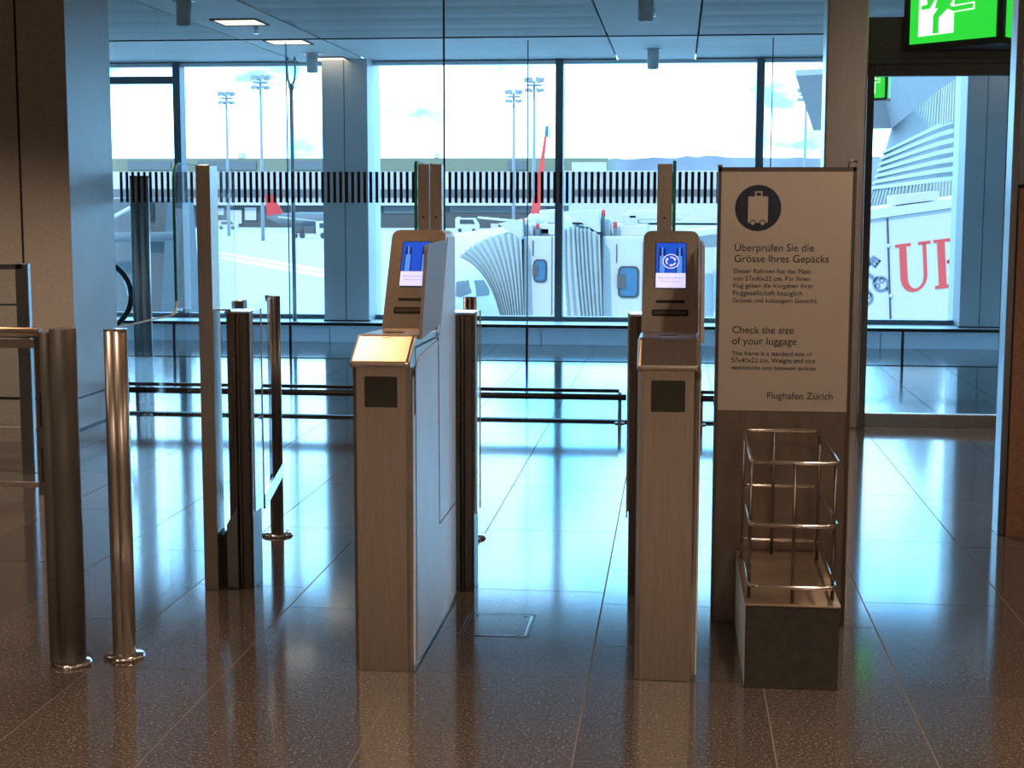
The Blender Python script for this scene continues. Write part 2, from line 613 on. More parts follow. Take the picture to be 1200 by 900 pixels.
# ---------------- left wall block
b = MB()
LX = -3.905
b.m(0).box(-9.6, LX, 9.53, 10.30, 0, CZ + 0.03)
bl = b
b.m(1).box(-4.235, -4.222, 9.526, 9.532, 0.0, CZ)
b.m(1).box(-9.6, LX + 0.002, 9.526, 10.302, 0.205, 0.219)
b.m(1).box(-9.6, LX + 0.002, 9.526, 10.302, 0.0, 0.012)
b.m(2).box(LX - 0.012, LX + 0.004, 9.533, 10.297, 0.219, CZ)
b.m(2).box(LX - 0.012, LX + 0.004, 9.533, 10.297, 0.012, 0.205)
struct(b.build('wall_left', [STONE, BLACK, CLAD]))

# ---------------- glass partition across the hall
GY = 10.38
part = struct_root('wall_partition', (-1.5, GY, 0))
b = MB()
b.box(LX, 0.94, GY - 0.03, GY + 0.03, 0.0, 0.014)
b.build('floor_track', BLACK, part)
b = MB()
b.box(LX, 0.94, GY - 0.05, GY + 0.05, 2.905, CZ + 0.03)
b.build('head_track', FRAME, part)
joints = [LX, -1.59, 0.94]
for i in range(2):
    xa, xb = joints[i] + 0.004, joints[i + 1] - 0.004
    b = MB()
    b.m(0).face([(xa, GY, 0.014), (xb, GY, 0.014), (xb, GY, 2.905), (xa, GY, 2.905)])
    if i == 0:
        b.m(1).box(xb - 0.002, xb + 0.010, GY - 0.006, GY + 0.006, 0.014, 2.905)
    b.build('glass_pane', [GLASS, EXTDARK], part)
    f = MB()
    n0 = math.ceil((xa - 0.01) / 0.0422)
    k = n0
    while k * 0.0422 + 0.021 < min(xb, 0.90):
        x = k * 0.0422
        if x > xa:
            f.m(0).face([(x, GY - 0.004, 1.492), (x + 0.0205, GY - 0.004, 1.492), (x + 0.0205, GY - 0.004, 1.703), (x, GY - 0.004, 1.703)])
            f.m(1).face([(x + 0.0205, GY - 0.004, 1.492), (x + 0.0422, GY - 0.004, 1.492), (x + 0.0422, GY - 0.004, 1.703), (x + 0.0205, GY - 0.004, 1.703)])
        k += 1
    f.build('foil_stripes', [FOIL, FOIL_LT], part)

# inner glass partition near the windows
HY = 14.32
p2 = struct_root('wall_partition_inner', (-1.0, HY, 0))
b = MB(); b.box(-9.6, 6.5, HY - 0.02, HY + 0.02, CZ - 0.008, CZ + 0.03); b.build('head_track', EXTDARK, p2)
b = MB(); b.box(-9.6, 6.5, HY - 0.006, HY + 0.006, 0.0, 0.006); b.build('floor_track', EXTDARK, p2)
jx = [-9.6, -7.4, -5.9, -3.70, -1.405, 0.84, 3.08, 5.3, 6.5]
for i in range(len(jx) - 1):
    b = MB()
    b.m(0).face([(jx[i] + .004, HY, 0.006), (jx[i + 1] - .004, HY, 0.006), (jx[i + 1] - .004, HY, CZ - 0.03), (jx[i] + .004, HY, CZ - 0.03)])
    b.m(1).box(jx[i + 1] - 0.005, jx[i + 1] + 0.005, HY - 0.005, HY + 0.005, 0.006, CZ - 0.03)
    b.build('glass_pane', [GLASS, FRAME], p2)

# ---------------- steel pillar, door portal, transom
b = MB()
b.m(0).box(0.945, 1.215, 10.26, 10.50, 0, CZ + 0.02)
struct(b.build('trim_4', STEEL, bevel=0.012))
d = struct_root('door_1', (1.7, 10.4, 0))
b = MB()
b.box(1.215, 1.272, 10.36, 10.44, 0, 2.40)
b.box(2.145, 2.20, 10.36, 10.44, 0, 2.40)
b.box(1.272, 2.145, 10.36, 10.44, 2.325, 2.40)
b.build('door_frame', DARKP, d, bevel=0.004)
b = MB(); b.box(1.272, 2.145, 10.37, 10.43, 0.0, 0.09); b.build('kick_rail', GREYSTEEL, d, bevel=0.003)
b = MB(); b.face([(1.272, 10.40, 0.09), (2.145, 10.40, 0.09), (2.145, 10.40, 2.325), (1.272, 10.40, 2.325)])
b.build('door_pane', GLASS, d)
b = MB()
b.box(1.215, 3.2, 10.33, 10.46, 2.40, 2.70)
b.box(1.50, 1.515, 10.32, 10.33, 2.42, 2.70)
b.box(1.215, 3.2, 10.315, 10.33, 2.40, 2.435)
struct(b.build('trim_5', DARKP, bevel=0.004))
b = MB(); b.face([(1.215, 10.4, 2.70), (3.2, 10.4, 2.70), (3.2, 10.4, CZ), (1.215, 10.4, CZ)])
struct(b.build('window_9', GLASS))
b = MB(); b.box(2.20, 6.5, 10.34, 10.46, 0, 2.40); struct(b.build('wall_door_side', CLAD))

# ---------------- right portal edge in the foreground
b = MB(); b.box(1.462, 1.492, 6.98, 7.10, 0, CZ + 0.02); struct(b.build('trim_6', GREYSTEEL, bevel=0.003))
b = MB(); b.box(1.505, 3.4, 7.02, 7.14, 1.58, CZ + 0.02); struct(b.build('wall_right', CLAD))
b = MB()
b.m(0).box(1.497, 3.4, 6.97, 7.14, 0, 1.565)
b.m(1).box(1.494, 3.4, 6.965, 7.142, 1.565, 1.58)
struct(b.build('baseboard_right', [COPPER, BLACK]))

# ---------------- ceiling fittings
L0 = None
for i, y in enumerate((12.92, 14.55, 16.3)):
    if L0 is None:
        t = thing('ceiling_light', 'warm square recessed ceiling light, nearest and highest in the photo of the row of three', 'ceiling light', (-3.735, y, CZ), 'square lights recessed in the smooth ceiling strip')
        b = MB()
        for (xa, xb, ya, yb_) in ((-.2, .2, -.215, -.2), (-.2, .2, .2, .215), (-.2, -.185, -.2, .2), (.185, .2, -.2, .2)):
            b.box(-3.735 + xa, -3.735 + xb, y + ya, y + yb_, CZ - 0.012, CZ + 0.01)
        b.build('frame', EXTDARK, t)
        b = MB(); b.box(-3.92, -3.55, y - .2, y + .2, CZ - 0.004, CZ + 0.01); b.build('diffuser', LIT, t)
        L0 = t
    else:
        copy_tree(L0, (-3.735, y, CZ), ['', 'middle one of the row of three warm square ceiling lights', 'warm square ceiling light farthest back, just before the window column'][i])
C0 = None
cl = ['tall grey cylinder downlight hanging from the ceiling strip at upper left', 'grey cylinder downlight on the ceiling above the right kiosk, nearer of two',
      'small grey cylinder downlight before the window head above the right kiosk', 'small grey cylinder downlight beside the farthest square ceiling light']
for i, (x, y) in enumerate(((-3.76, 11.5), (-0.258, 11.5), (-0.27, 15.55), (-3.77, 15.66))):
    if C0 is None:
        t = thing('cylinder_downlight', cl[0], 'ceiling spotlight', (x, y, CZ), 'cylinder downlights on the ceiling strips')
        b = MB(); b.cyl((x, y, CZ - 0.195), (x, y, CZ + 0.002), 0.058, seg=24); b.build('housing', CLAD, t)
        b = MB(); b.cyl((x, y, CZ - 0.199), (x, y, CZ - 0.190), 0.046, seg=24); b.build('lens', SIGNSTEEL, t)
        for s in (-1, 1):
            b = MB(); b.box(x + s * 0.075 - 0.012, x + s * 0.075 + 0.012, y - 0.02, y + 0.02, CZ - 0.012, CZ); b.build('clip', CHROME, t)
        C0 = t
    else:
        copy_tree(C0, (x, y, CZ), cl[i])
S0 = None
for i, (x, y) in enumerate(((-3.70, 12.55 + .75), (-0.22, 12.35))):
    if S0 is None:
        t = thing('sprinkler', 'small sprinkler head beside the nearest square ceiling light', 'sprinkler', (x, y, CZ), 'sprinkler heads under the ceiling')
        b = MB(); b.lathe((x, y, CZ - 0.05), [(0.006, 0), (0.016, 0.006), (0.012, 0.02), (0.02, 0.05)], 14); b.build('head', CHROME, t)
        b = MB(); b.cyl((x, y, CZ - 0.062), (x, y, CZ - 0.058), 0.028, seg=16); b.build('deflector', CHROME, t)
        S0 = t
    else:
        copy_tree(S0, (x, y, CZ), 'small sprinkler head beside the cylinder downlight above the right kiosk')

# ---------------- tie rod at the windows
t = thing('tie_rod', 'slim silver tie rod with forked clevis standing before the windows, left of the column', 'rod', (-4.12, 16.15, 0.195))
b = MB(); b.cyl((-4.12, 16.15, 0.195), (-4.12, 16.15, 2.72), 0.022, seg=16); b.lathe((-4.12, 16.15, 0.195), [(0.05, 0), (0.05, 0.012), (0.022, 0.02)], 20); b.build('rod', GREYSTEEL, t)
b = MB()
b.lathe((-4.12, 16.15, 2.68), [(0.022, 0), (0.034, 0.03), (0.03, 0.07)], 16)
for s in (-1, 1):
    b.tube([(-4.12 + s * .012, 16.15, 2.72), (-4.12 + s * .038, 16.15, 2.80), (-4.12 + s * .045, 16.15, 2.92), (-4.12 + s * .04, 16.15, CZ)], 0.013)
b.build('clevis', GREYSTEEL, t)

# ================================================================== RAILS
def bumper(x0, x1, label, lcap):
    t = thing('bumper_rail', label, 'rail', ((x0 + x1) / 2, 10.28, 0), 'low bumper rails along the glass partition')
    b = MB()
    b.m(0).cyl((x0, 10.26, 0.185), (x1, 10.26, 0.185), 0.021, seg=14)
    b.build('lower_tube', RUBBER, t)
    b = MB()
    b.box(x0, x1 - 0.05, 10.285, 10.31, 0.212, 0.236)
    b.build('upper_bar', RUBBER, t, bevel=0.004)
    n = max(2, int((x1 - x0) / 1.2))
    for k in range(n):
        xx = x1 - 0.045 - k * (x1 - x0 - 0.2) / (n - 1)
        b = MB(); b.cyl((xx, 10.29, 0.0), (xx, 10.29, 0.215), 0.013, seg=12); b.lathe((xx, 10.29, 0), [(0.035, 0), (0.035, 0.008), (0.013, 0.012)], 16)
        b.build('post', GREYSTEEL, t)
    if lcap:
        b = MB(); b.box(x0 - 0.012, x0 + 0.016, 10.24, 10.33, 0.085, 0.262); b.build('end_bracket', BLACK, t, bevel=0.003)


bumper(-3.85, -0.33, 'long low black bumper rail crossing behind the gates and left kiosk', True)
bumper(0.02, 0.90, 'short black bumper rail showing between right kiosk and luggage sign', False)

# hand rail in front of the window sill
t = thing('window_rail', 'thin black guard rail running along the window sill at the back', 'rail', (-1.4, HY - 0.06, 0))
b = MB(); b.box(-9.5, 6.4, HY - 0.085, HY - 0.055, 0.322, 0.352); b.build('top_bar', RUBBER, t, bevel=0.004)
for x in (-7.2, -4.83, -3.68, -1.40, 0.85, 2.07, 4.3):
    b = MB(); b.box(x - 0.012, x + 0.012, HY - 0.08, HY - 0.06, 0, 0.325); b.build('post', RUBBER, t)

# ================================================================== POSTS AND GATES
def lobed_post(b, x, y, h, r=0.026, off=0.017, z0=0.0):
    b.cyl((x - off, y, z0), (x - off, y, h), r, seg=24)
    b.cyl((x + off, y, z0), (x + off, y, h), r, seg=24)


def flange(parent, x, y, r=0.062):
    b = MB(); b.lathe((x, y, 0), [(r, 0), (r, 0.008), (r * 0.9, 0.014), (0.03, 0.016)], 32)
    b.build('floor_flange', CHROME, parent)


# near-left glazed gate leaf with its thick post
t = thing('glazed_gate', 'dark metal framed glass gate leaf with thick post at the left picture edge', 'gate', (-1.94, 4.64, 0))
b = MB(); b.cyl((-1.938, 4.64, 0.0), (-1.938, 4.64, 1.098), 0.042, seg=28); b.cyl((-1.992, 4.64, 0.012), (-1.992, 4.64, 1.085), 0.024, seg=20)
p = b.build('post', POSTDK, t)
flange(p, -1.945, 4.64, 0.066)
b = MB(); b.cyl((-3.2, 4.64, 1.083), (-2.012, 4.64, 1.083), 0.017, seg=16); b.box(-3.2, -2.03, 4.63, 4.65, 1.035, 1.062); b.build('top_rail', STEEL, t)
b = MB(); b.box(-2.030, -2.012, 4.628, 4.652, 0.56, 1.075); b.build('side_stile', POSTDK, t, bevel=0.003)
b = MB(); b.box(-3.2, -2.012, 4.63, 4.65, 0.585, 0.600); b.build('bottom_rail', STEEL, t)
b = MB(); b.box(-3.2, -2.03, 4.637, 4.643, 0.60, 1.04); b.build('glass_pane', GLASS, t)
for z in (0.84, 0.66):
    b = MB(); b.box(-2.016, -2.006, 4.624, 4.656, z - 0.055, z + 0.055); b.build('hinge', BLACK, t)

# second grey tube gate further back at the far left
t = thing('tube_gate', 'grey tube frame of a barrier standing before the brown wall, far left', 'gate', (-3.6, 8.0, 0))
b = MB()
b.box(-5.2, -3.55, 7.98, 8.02, 1.128, 1.162); b.box(-3.592, -3.52, 7.98, 8.02, 0.0, 1.162); b.box(-5.2, -3.59, 7.985, 8.015, 0.93, 0.945)
b.build('frame', GREYSTEEL, t, bevel=0.004)
b = MB(); b.box(-5.2, -3.59, 7.996, 8.004, 0.10, 1.128); b.build('glass_pane', GLASS, t)
b = MB(); b.box(-3.80, -3.592, 7.97, 8.03, 0.18, 0.26); b.box(-5.2, -3.82, 7.97, 8.03, 0.20, 0.29); b.build('lower_bar', STONE, t)

# tall grey post beyond the glass on the left
t = thing('grey_post', 'tall grey two-lobed post beyond the glass partition, beside the left wall', 'post', (-3.967, 11.0, 0))
b = MB(); b.cyl((-3.995, 11.0, 0), (-3.995, 11.0, 1.675), 0.043, seg=24); b.cyl((-3.937, 11.0, 0), (-3.937, 11.0, 1.675), 0.040, seg=24); b.build('post', GREYSTEEL, t)
b = MB(); b.cyl((-3.995, 11.0, 1.675), (-3.995, 11.0, 1.687), 0.045, seg=24); b.cyl((-3.937, 11.0, 1.675), (-3.937, 11.0, 1.687), 0.042, seg=24); b.build('cap', EXTDARK, t)

# moving handrail loop peeping out behind the left wall
t = thing('handrail_loop', 'curved black rubber handrail end curling out from behind the left wall', 'handrail', (-4.5, 11.5, 0))
b = MB(); b.tube([(-5.6, 11.5, 1.04)] + [(x, 11.5, z) for x, z in arc((-4.50, 0.77), 0.265, 90, -90, 14)] + [(-5.6, 11.5, 0.505)], 0.021, seg=14)
b.build('belt', RUBBER, t)
b = MB(); b.prism([(x, 11.49, z) for x, z in [(-5.6, 1.01)] + arc((-4.50, 0.77), 0.237, 90, -90, 12) + [(-5.6, 0.0), (-5.6, 0.6)][:1]], (0, 0.02, 0)); b.build('balustrade_glass', GLASS, t)
b = MB(); b.box(-5.6, -4.6, 11.44, 11.56, 0, 0.53); b.build('skirt', GREYSTEEL, t)


def gate_column(parent, x0, x1, y0, y1, side):
    """ribbed swing-gate column: body, front rib, bright cap strips"""
    b = MB()
    w_ = x1 - x0
    b.box(x0, x1, y0 + 0.012, y1, 0.0, 1.075)
    b.box(x0, x0 + w_ * 0.36, y0 + 0.004, y0 + 0.012, 0.0, 1.07)
    b.box(x1 - w_ * 0.42, x1 - w_ * 0.08, y0, y0 + 0.012, 0.0, 1.07)
    b.cyl((x0 + w_ * 0.47, y0 + 0.012, 0.0), (x0 + w_ * 0.47, y0 + 0.012, 1.07), w_ * 0.10, seg=16)
    b.cyl((x0 + w_ * 0.30, y0 + 0.006, 0.50), (x0 + w_ * 0.30, y0 + 0.006, 0.90), w_ * 0.08, seg=12)
    c = b.build('gate_column', STEEL_DK, parent, bevel=0.003)
    for z in (.895, .545):
        b = MB(); b.box(x0, x1, y0 + 0.006, y0 + 0.014, z, z + .004); b.build('joint_line', BLACK, c)
    b = MB(); b.box(x0 - 0.004, x1 + 0.004, y0 - 0.004, y1 + 0.004, 1.075, 1.083); b.build('cap', CHROME, c)
    # rear column of the pair
    if len(parent.children) > 6 or x0 < -1.5:
        b = MB(); b.box(x0 - 0.085, x0 - 0.035, y1 + 0.22, y1 + 0.28, 0.0, 1.10); b.build('rear_column', STEEL_DK, parent, bevel=0.004)
    xs_ = x1 + 0.004 if side > 0 else x0 - 0.010
    b = MB(); xm_ = xs_ + 0.003
    b.m(0).face([(xm_, y0 + .02, .30), (xm_, y1 + .01, .30), (xm_, y1 + .01, 1.085), (xm_, y0 + .02, 1.085)])
    b.m(1)
    for (ya, za), (yb_, zb) in (((y0 + .02, .30), (y0 + .02, 1.085)), ((y0 + .02, 1.085), (y1 + .01, 1.085)), ((y1 + .01, 1.085), (y1 + .01, .30))):
        b.face([(xs_, ya, za), (xs_ + .006, ya, za), (xs_ + .006, yb_, zb), (xs_, yb_, zb)])
    b.build('gate_leaf', [GLASS, GLASS_EDGE_LIT], parent)


# ---------------- left barrier: front post, L-shaped pane, tall post, gate column, rear post
t = thing('barrier_gate', 'left security barrier with round front post, tall brown post and curved glass', 'gate', (-1.8, 5.65, 0), 'swing gate barriers of the boarding lanes')
b = MB(); lobed_post(b, -1.801, 4.735, 1.085, 0.025, 0.0135)
p = b.build('front_post', STEEL, t)
flange(p, -1.801, 4.735, 0.068)
b = MB(); b.cyl((-1.8145, 4.735, 1.085), (-1.8145, 4.735, 1.091), 0.0255, seg=20); b.cyl((-1.7875, 4.735, 1.085), (-1.7875, 4.735, 1.092), 0.0255, seg=20); b.build('post_cap', CHROME, p)
L = [(4.765, 0.06), (5.60, 0.06), (5.60, 1.634)] + [(y, z) for y, z in arc((5.39, 1.574), 0.06, 90, 180, 6)] + \
    [(y, z) for y, z in arc((5.28, 1.143), 0.05, 0, -90, 6)] + [(4.765, 1.093)]
GX = -1.795
b = MB()
b.m(0).face([(GX, y, z) for y, z in L])
edge = L[2:]
b.m(1)
for (ya, za), (yb_, zb) in zip(edge[:-1], edge[1:]):
    b.m(2 if abs(zb - za) < 0.02 and za < 1.2 else 1)  # level edges take the pale copy, painted as if catching light
    b.face([(GX - 0.005, ya, za), (GX + 0.005, ya, za), (GX + 0.005, yb_, zb), (GX - 0.005, yb_, zb)])
    dy, dz = yb_ - ya, zb - za
    n = math.hypot(dy, dz) or 1
    ny, nz_ = dz / n * 0.004, -dy / n * 0.004
    for s in (-0.005, 0.005):
        b.face([(GX + s, ya, za), (GX + s, yb_, zb), (GX + s, yb_ + ny, zb + nz_), (GX + s, ya + ny, za + nz_)])
b.build('glass_pane', [GLASS, GLASS_EDGE, GLASS_EDGE_LIT], t)
b = MB(); b.box(-1.808, -1.753, 5.62, 5.72, 0, 1.637); b.build('tall_post', STEEL, t, bevel=0.003)
L = [(5.73, 0.30), (5.98, 0.30)] + [(y, z) for y, z in arc((5.93, 1.58), 0.05, 0, 90, 6)] + [(5.73, 1.63)]
b = MB()
b.m(0).face([(-1.768, y, z) for y, z in L])
b.m(1)
for (ya, za), (yb_, zb) in zip(L[1:-1], L[2:]):
    b.face([(-1.7695, ya, za), (-1.7665, ya, za), (-1.7665, yb_, zb), (-1.7695, yb_, zb)])
b.build('glass_pane', [GLASS, EDGE_FAINT], t)
gate_column(t, -1.714, -1.625, 5.66, 5.80, 1)
b = MB(); b.box(-1.753, -1.700, 5.685, 5.70, 1.083, 1.090); b.build('top_bar', CHROME, t)
b = MB(); b.prism([(-1.753, 5.665, 0), (-1.714, 5.665, 0), (-1.714, 5.665, 0.26), (-1.745, 5.665, 0.20), (-1.753, 5.665, 0.23)], (0, 0.05, 0)); b.build('gusset', RUBBER, t)
b = MB(); b.prism([(-1.722, 5.645, 0.005), (-1.680, 5.645, 0.005), (-1.680, 5.645, 0.325), (-1.722, 5.645, 0.255)], (0, 0.014, 0)); b.build('cover_plate', GREYSTEEL, t)
b = MB(); b.prism([(-1.625, 5.82, 0.285), (-1.615, 5.82, 0.285), (-1.615, 5.82, 0.345), (-1.625, 5.82, 0.345)], (-0.12, 0.74, 0)); b.build('lower_rail', CHROME, t)
b = MB(); lobed_post(b, -1.782, 6.61, 1.083, 0.021, 0.009); b.box(-1.818, -1.80, 6.60, 6.62, 1.06, 1.086)
p = b.build('rear_post', STEEL_DK, t)
flange(p, -1.782, 6.61, 0.072)
b = MB(); b.face([(-1.775, 5.98, 0.30), (-1.775, 6.59, 0.30), (-1.775, 6.59, 1.078), (-1.775, 5.98, 1.078)])
b.m(1).face([(-1.778, 5.98, 1.078), (-1.772, 5.98, 1.078), (-1.772, 6.59, 1.078), (-1.778, 6.59, 1.078)])
b.build('rear_pane', [GLASS, GLASS_EDGE_LIT], t)


def kiosk_gate(label, posts, gx, colx, side, y0):
    t = thing('barrier_gate', label, 'gate', ((posts[0][0] + posts[-1][1]) / 2, y0, 0), 'swing gate barriers of the boarding lanes')
    for xa, xb in posts:
        b = MB(); b.box(xa, xb, y0, y0 + 0.05, 0, 1.640)
        p = b.build('tall_post', STEEL, t, bevel=0.002)
        xm = (xa + xb) / 2
        for z in (1.442, 0.9):
            b = MB(); b.cyl((xm, y0 - 0.003, z), (xm, y0 + 0.01, z), 0.0045, seg=12); b.build('bolt', EXTDARK, p)
    L = [(y0 - 0.005, 0.10), (y0 + 0.40, 0.10)] + [(y, z) for y, z in arc((y0 + 0.34, 1.59), 0.06, 0, 90, 6)] + [(y, z) for y, z in arc((y0 + 0.012, 1.635), 0.017, 90, 180, 4)]
    b = MB()
    b.m(0).face([(gx, y, z) for y, z in L])
    b.m(1)
    for (ya, za), (yb_, zb) in zip(L[1:], L[2:] + L[:1]):
        b.face([(gx - 0.006, ya, za), (gx + 0.006, ya, za), (gx + 0.006, yb_, zb), (gx - 0.006, yb_, zb)])
    b.build('glass_pane', [GLASS, GLASS_EDGE], t)
    gate_column(t, colx[0], colx[1], y0 + 0.03, y0 + 0.16, side)
    xm = (colx[0] + colx[1]) / 2 - side * 0.10
    b = MB(); lobed_post(b, xm, y0 + 0.97, 1.083, 0.021, 0.009)
    p = b.build('rear_post', STEEL_DK, t)
    flange(p, xm, y0 + 0.97, 0.072)
    b = MB(); b.face([(xm, y0 + 0.46, 0.30), (xm, y0 + 0.95, 0.30), (xm, y0 + 0.95, 1.078), (xm, y0 + 0.46, 1.078)]); b.build('rear_pane', GLASS, t)
    return t


kiosk_gate('barrier behind the left kiosk with double brown upright and dark ribbed column', [(-0.972, -0.930), (-0.926, -0.882)], -0.979, (-0.850, -0.766), 1, 5.69)
kiosk_gate('barrier behind the right kiosk with single brown upright and green glass edge', [(-0.077, -0.022)], -0.015, (-0.172, -0.095), -1, 5.69)


# ================================================================== KIOSKS
def arrow_ring(b, c, ex, ez, r):
    pass


def kiosk(cx, label, ring):
    y0 = 4.65
    W = 0.097
    t = thing('boarding_kiosk', label, 'kiosk', (cx, y0, 0), 'boarding pass kiosks of the lanes')
    P = lambda x, y, z: (cx + x, y0 + y, z)
    # lower body with chamfered front edges
    b = MB()
    ch = 0.017
    b.prism([P(-W + 0.002, .98, 0), P(-W + 0.002, .035 + ch * 1.6, 0), P(-W + ch, .035, 0), P(W - ch, .035, 0), P(W - 0.002, .035 + ch * 1.6, 0), P(W - 0.002, .98, 0)], (0, 0, .985))
    body = b.build('body', STEEL, t, bevel=0.002)
    # reader window
    b = MB(); b.prism([P(x, .0345, z) for x, z in rrect(-.0525, .0525, .856, .954, .005)], (0, .003, 0)); b.build('reader_window', READER, body)
    # ledge
    b = MB()
    prof = [(.040, .984), (.012, .986), (.004, .990), (.002, .996), (.006, 1.004), (.125, 1.072), (.145, 1.077), (.56, 1.062), (.56, .984)]
    n = 5
    rings = []
    for x, s in ((-W, .012), (-W + .006, .003), (-W + .012, 0), (W - .012, 0), (W - .006, .003), (W, .012)):
        rings.append([P(x, min(y + (s if y < .2 else 0), .56), z - (s * .3 if z > .96 else 0)) for y, z in prof])
    b.loft(rings, smooth=False)
    led = b.build('ledge', STEEL, t, bevel=0.003)
    b = MB()
    for k in range(5):
        b.box(cx - .012 + k * .006, cx - .008 + k * .006, y0 + .118, y0 + .121, 1.0685, 1.0705)
    b.build('engraved_mark', EXTDARK, led)
    b = MB(); b.prism([P(-.03, .26, 1.0735), P(.03, .26, 1.0735), P(.03, .30, 1.072), P(-.03, .30, 1.072)], (0, 0, .002)); b.build('card_rest', STEEL_DK, led)
    # display housing: rounded upper head, inclined front
    pts = [(-W, 0.0), (W, 0.0)]
    L = .405
    rr = .030
    top = [(W - rr + rr * cos(RAD(a)), L - rr + rr * sin(RAD(a))) for a in range(0, 91, 15)] + \
          [(-W + rr - rr * cos(RAD(a)), L - rr + rr * sin(RAD(a))) for a in range(90, -1, -15)]
    pts += top
    dy, dz = .225 / L, .345 / L
    front = lambda x, s, d=0.0: P(x, .55 + s * dy + d * dz, 1.055 + s * dz - d * dy)
    b = MB()
    ra = [front(x, s) for x, s in pts]
    rm = [front(x, s, .012) for x, s in pts]
    rb = [P(x, .985, .955 + (1.395 - .955) * s / L) for x, s in pts]
    b.m(0).loft([ra, rm], caps=False, smooth=False)
    b.face(ra)
    b.m(1).loft([rm, rb], caps=False, smooth=False)
    b.face(list(reversed(rb)))
    head = b.build('display_head', [STEEL, ALU], t)
    # screen
    def fp(b, poly, d):
        b.face([front(x, s, -d) for x, s in poly])
    sx0, sx1, s0, s1 = -.0515, .0515, .176, .354
    b = MB()
    b.m(3).prism([front(x, s, -.001) for x, s in rrect(sx0 - .003, sx1 + .003, s0 - .003, s1 + .003, .006)], V(front(0, 0, .002)) - V(front(0, 0, 0)))
    b.m(0); fp(b, [(sx0, s0), (sx1, s0), (sx1, s1), (sx0, s1)], .0015)
    b.m(2); fp(b, [(sx0, s0), (sx1, s0), (sx1, s0 + .058), (sx0, s0 + .058)], .0022)
    zz = s0 + .058
    for sgn in (-1, 1):
        x = sgn * .030
        b.m(4); fp(b, [(x - .013, zz), (x + .013, zz), (x + .013, zz + .065), (x + .010, zz + .100), (x - .010, zz + .100), (x - .013, zz + .065)], .0019)
        b.m(1); fp(b, [(x - .009, zz), (x + .009, zz), (x + .009, zz + .068), (x - .009, zz + .068)], .0022)
        fp(b, [(x - .003, zz + .068), (x + .003, zz + .068), (x + .003, zz + .102), (x - .003, zz + .102)], .0022)
    if ring:
        c = (0, zz + .046)
        b.m(0); fp(b, arc(c, .030, 0, 360, 32)[:-1], .0026)
        b.m(2)
        oo, ii = arc(c, .0292, 0, 360, 40), arc(c, .0258, 0, 360, 40)
        for k in range(40):
            fp(b, [oo[k], oo[k + 1], ii[k + 1], ii[k]], .0030)
        for a in (20, 140, 260):
            oo, ii = arc(c, .0185, a + 12, a + 82, 8), arc(c, .0135, a + 12, a + 82, 8)
            for k in range(8):
                fp(b, [oo[k], oo[k + 1], ii[k + 1], ii[k]], .0030)
            q = lambda r, an: (c[0] + r * cos(RAD(an)), c[1] + r * sin(RAD(an)))
            fp(b, [q(.0225, a + 14), q(.016, a - 14), q(.0095, a + 14)], .0030)
    scr = b.build('screen', [SCR_BLUE, SCR_LIGHT, SCR_WHITE, BLACK, EXTDARK if False else SCR_DKBLUE], head)
    # screen message
    for k, (tx, hw) in enumerate((('Bitte nicht nachfolgen', .041), ('Please do not enter', .035))):
        tm = text('screen_message', tx, cx - hw, cx + hw, 0, 0, SCR_INK, t)
        org = V(t['_o'])
        for v in tm.data.vertices:
            q = v.co + org
            v.co = V(front(q.x - cx, s0 + .036 - k * .014 + q.z, -.003 + 0 * q.y)) - org
        tm.parent = scr
    # slots
    b = MB()
    b.m(0).prism([front(x, s, -.001) for x, s in rrect(-.0505, .0505, .118, .128, .004)], V(front(0, 0, .002)) - V(front(0, 0, 0)))
    b.build('card_slot', BLACK, head)
    b = MB()
    b.m(0).prism([front(x, s, -.001) for x, s in rrect(-.0625, .0625, .067, .092, .006)], V(front(0, 0, .002)) - V(front(0, 0, 0)))
    b.m(1).prism([front(x, s, -.002) for x, s in rrect(-.055, .055, .074, .085, .004)], V(front(0, 0, .001)) - V(front(0, 0, 0)))
    b.build('ticket_slot', [BLACK, STEEL_DK], head)
    # right side: shield, frame band, skins, slot
    sh = [(.165, 1.060), (.290, 1.345), (.300, 1.357), (.315, 1.360), (.700, 1.368), (.555, 1.080)]
    b = MB(); b.prism([P(W + .001, y, z) for y, z in sh], (.012, 0, 0)); b.build('side_shield', SHIELD, t, bevel=0.002)
    b = MB(); b.prism([P(W - .001, y, z) for y, z in [(.058, .015), (.975, .015), (.975, 1.37), (.80, 1.375), (.62, 1.06), (.57, 1.025), (.17, 1.005), (.058, .945)]], (.004, 0, 0))
    sk = b.build('side_panel', ALU, t)
    b = MB(); b.prism([P(W + .002, y, z) for y, z in [(.075, .84)] + [(.085 + .012 * cos(RAD(a)), .97 + .014 * sin(RAD(a))) for a in range(180, -1, -30)] + [(.085 + .012 * cos(RAD(a)), .84 - .014 * sin(RAD(a))) for a in range(0, 181, 30)]], (.003, 0, 0)); b.build('grip_slot', BLACK, sk)
    b = MB()
    for path in ([(.096, .02), (.096, 1.040), (.508, 1.036), (.550, 1.080), (.735, 1.362)], [(.565, 1.03), (.575, .37), (.965, .37)]):
        for (ya, za), (yb, zb) in zip(path[:-1], path[1:]):
            dy_, dz_ = yb - ya, zb - za
            n_ = math.hypot(dy_, dz_)
            oy, oz = dz_ / n_ * .0022, -dy_ / n_ * .0022
            b.prism([P(W + .0025, ya - oy, za - oz), P(W + .0025, yb - oy, zb - oz), P(W + .0025, yb + oy, zb + oz), P(W + .0025, ya + oy, za + oz)], (.002, 0, 0))
    b.build('panel_seam', EXTDARK, sk)
    return t


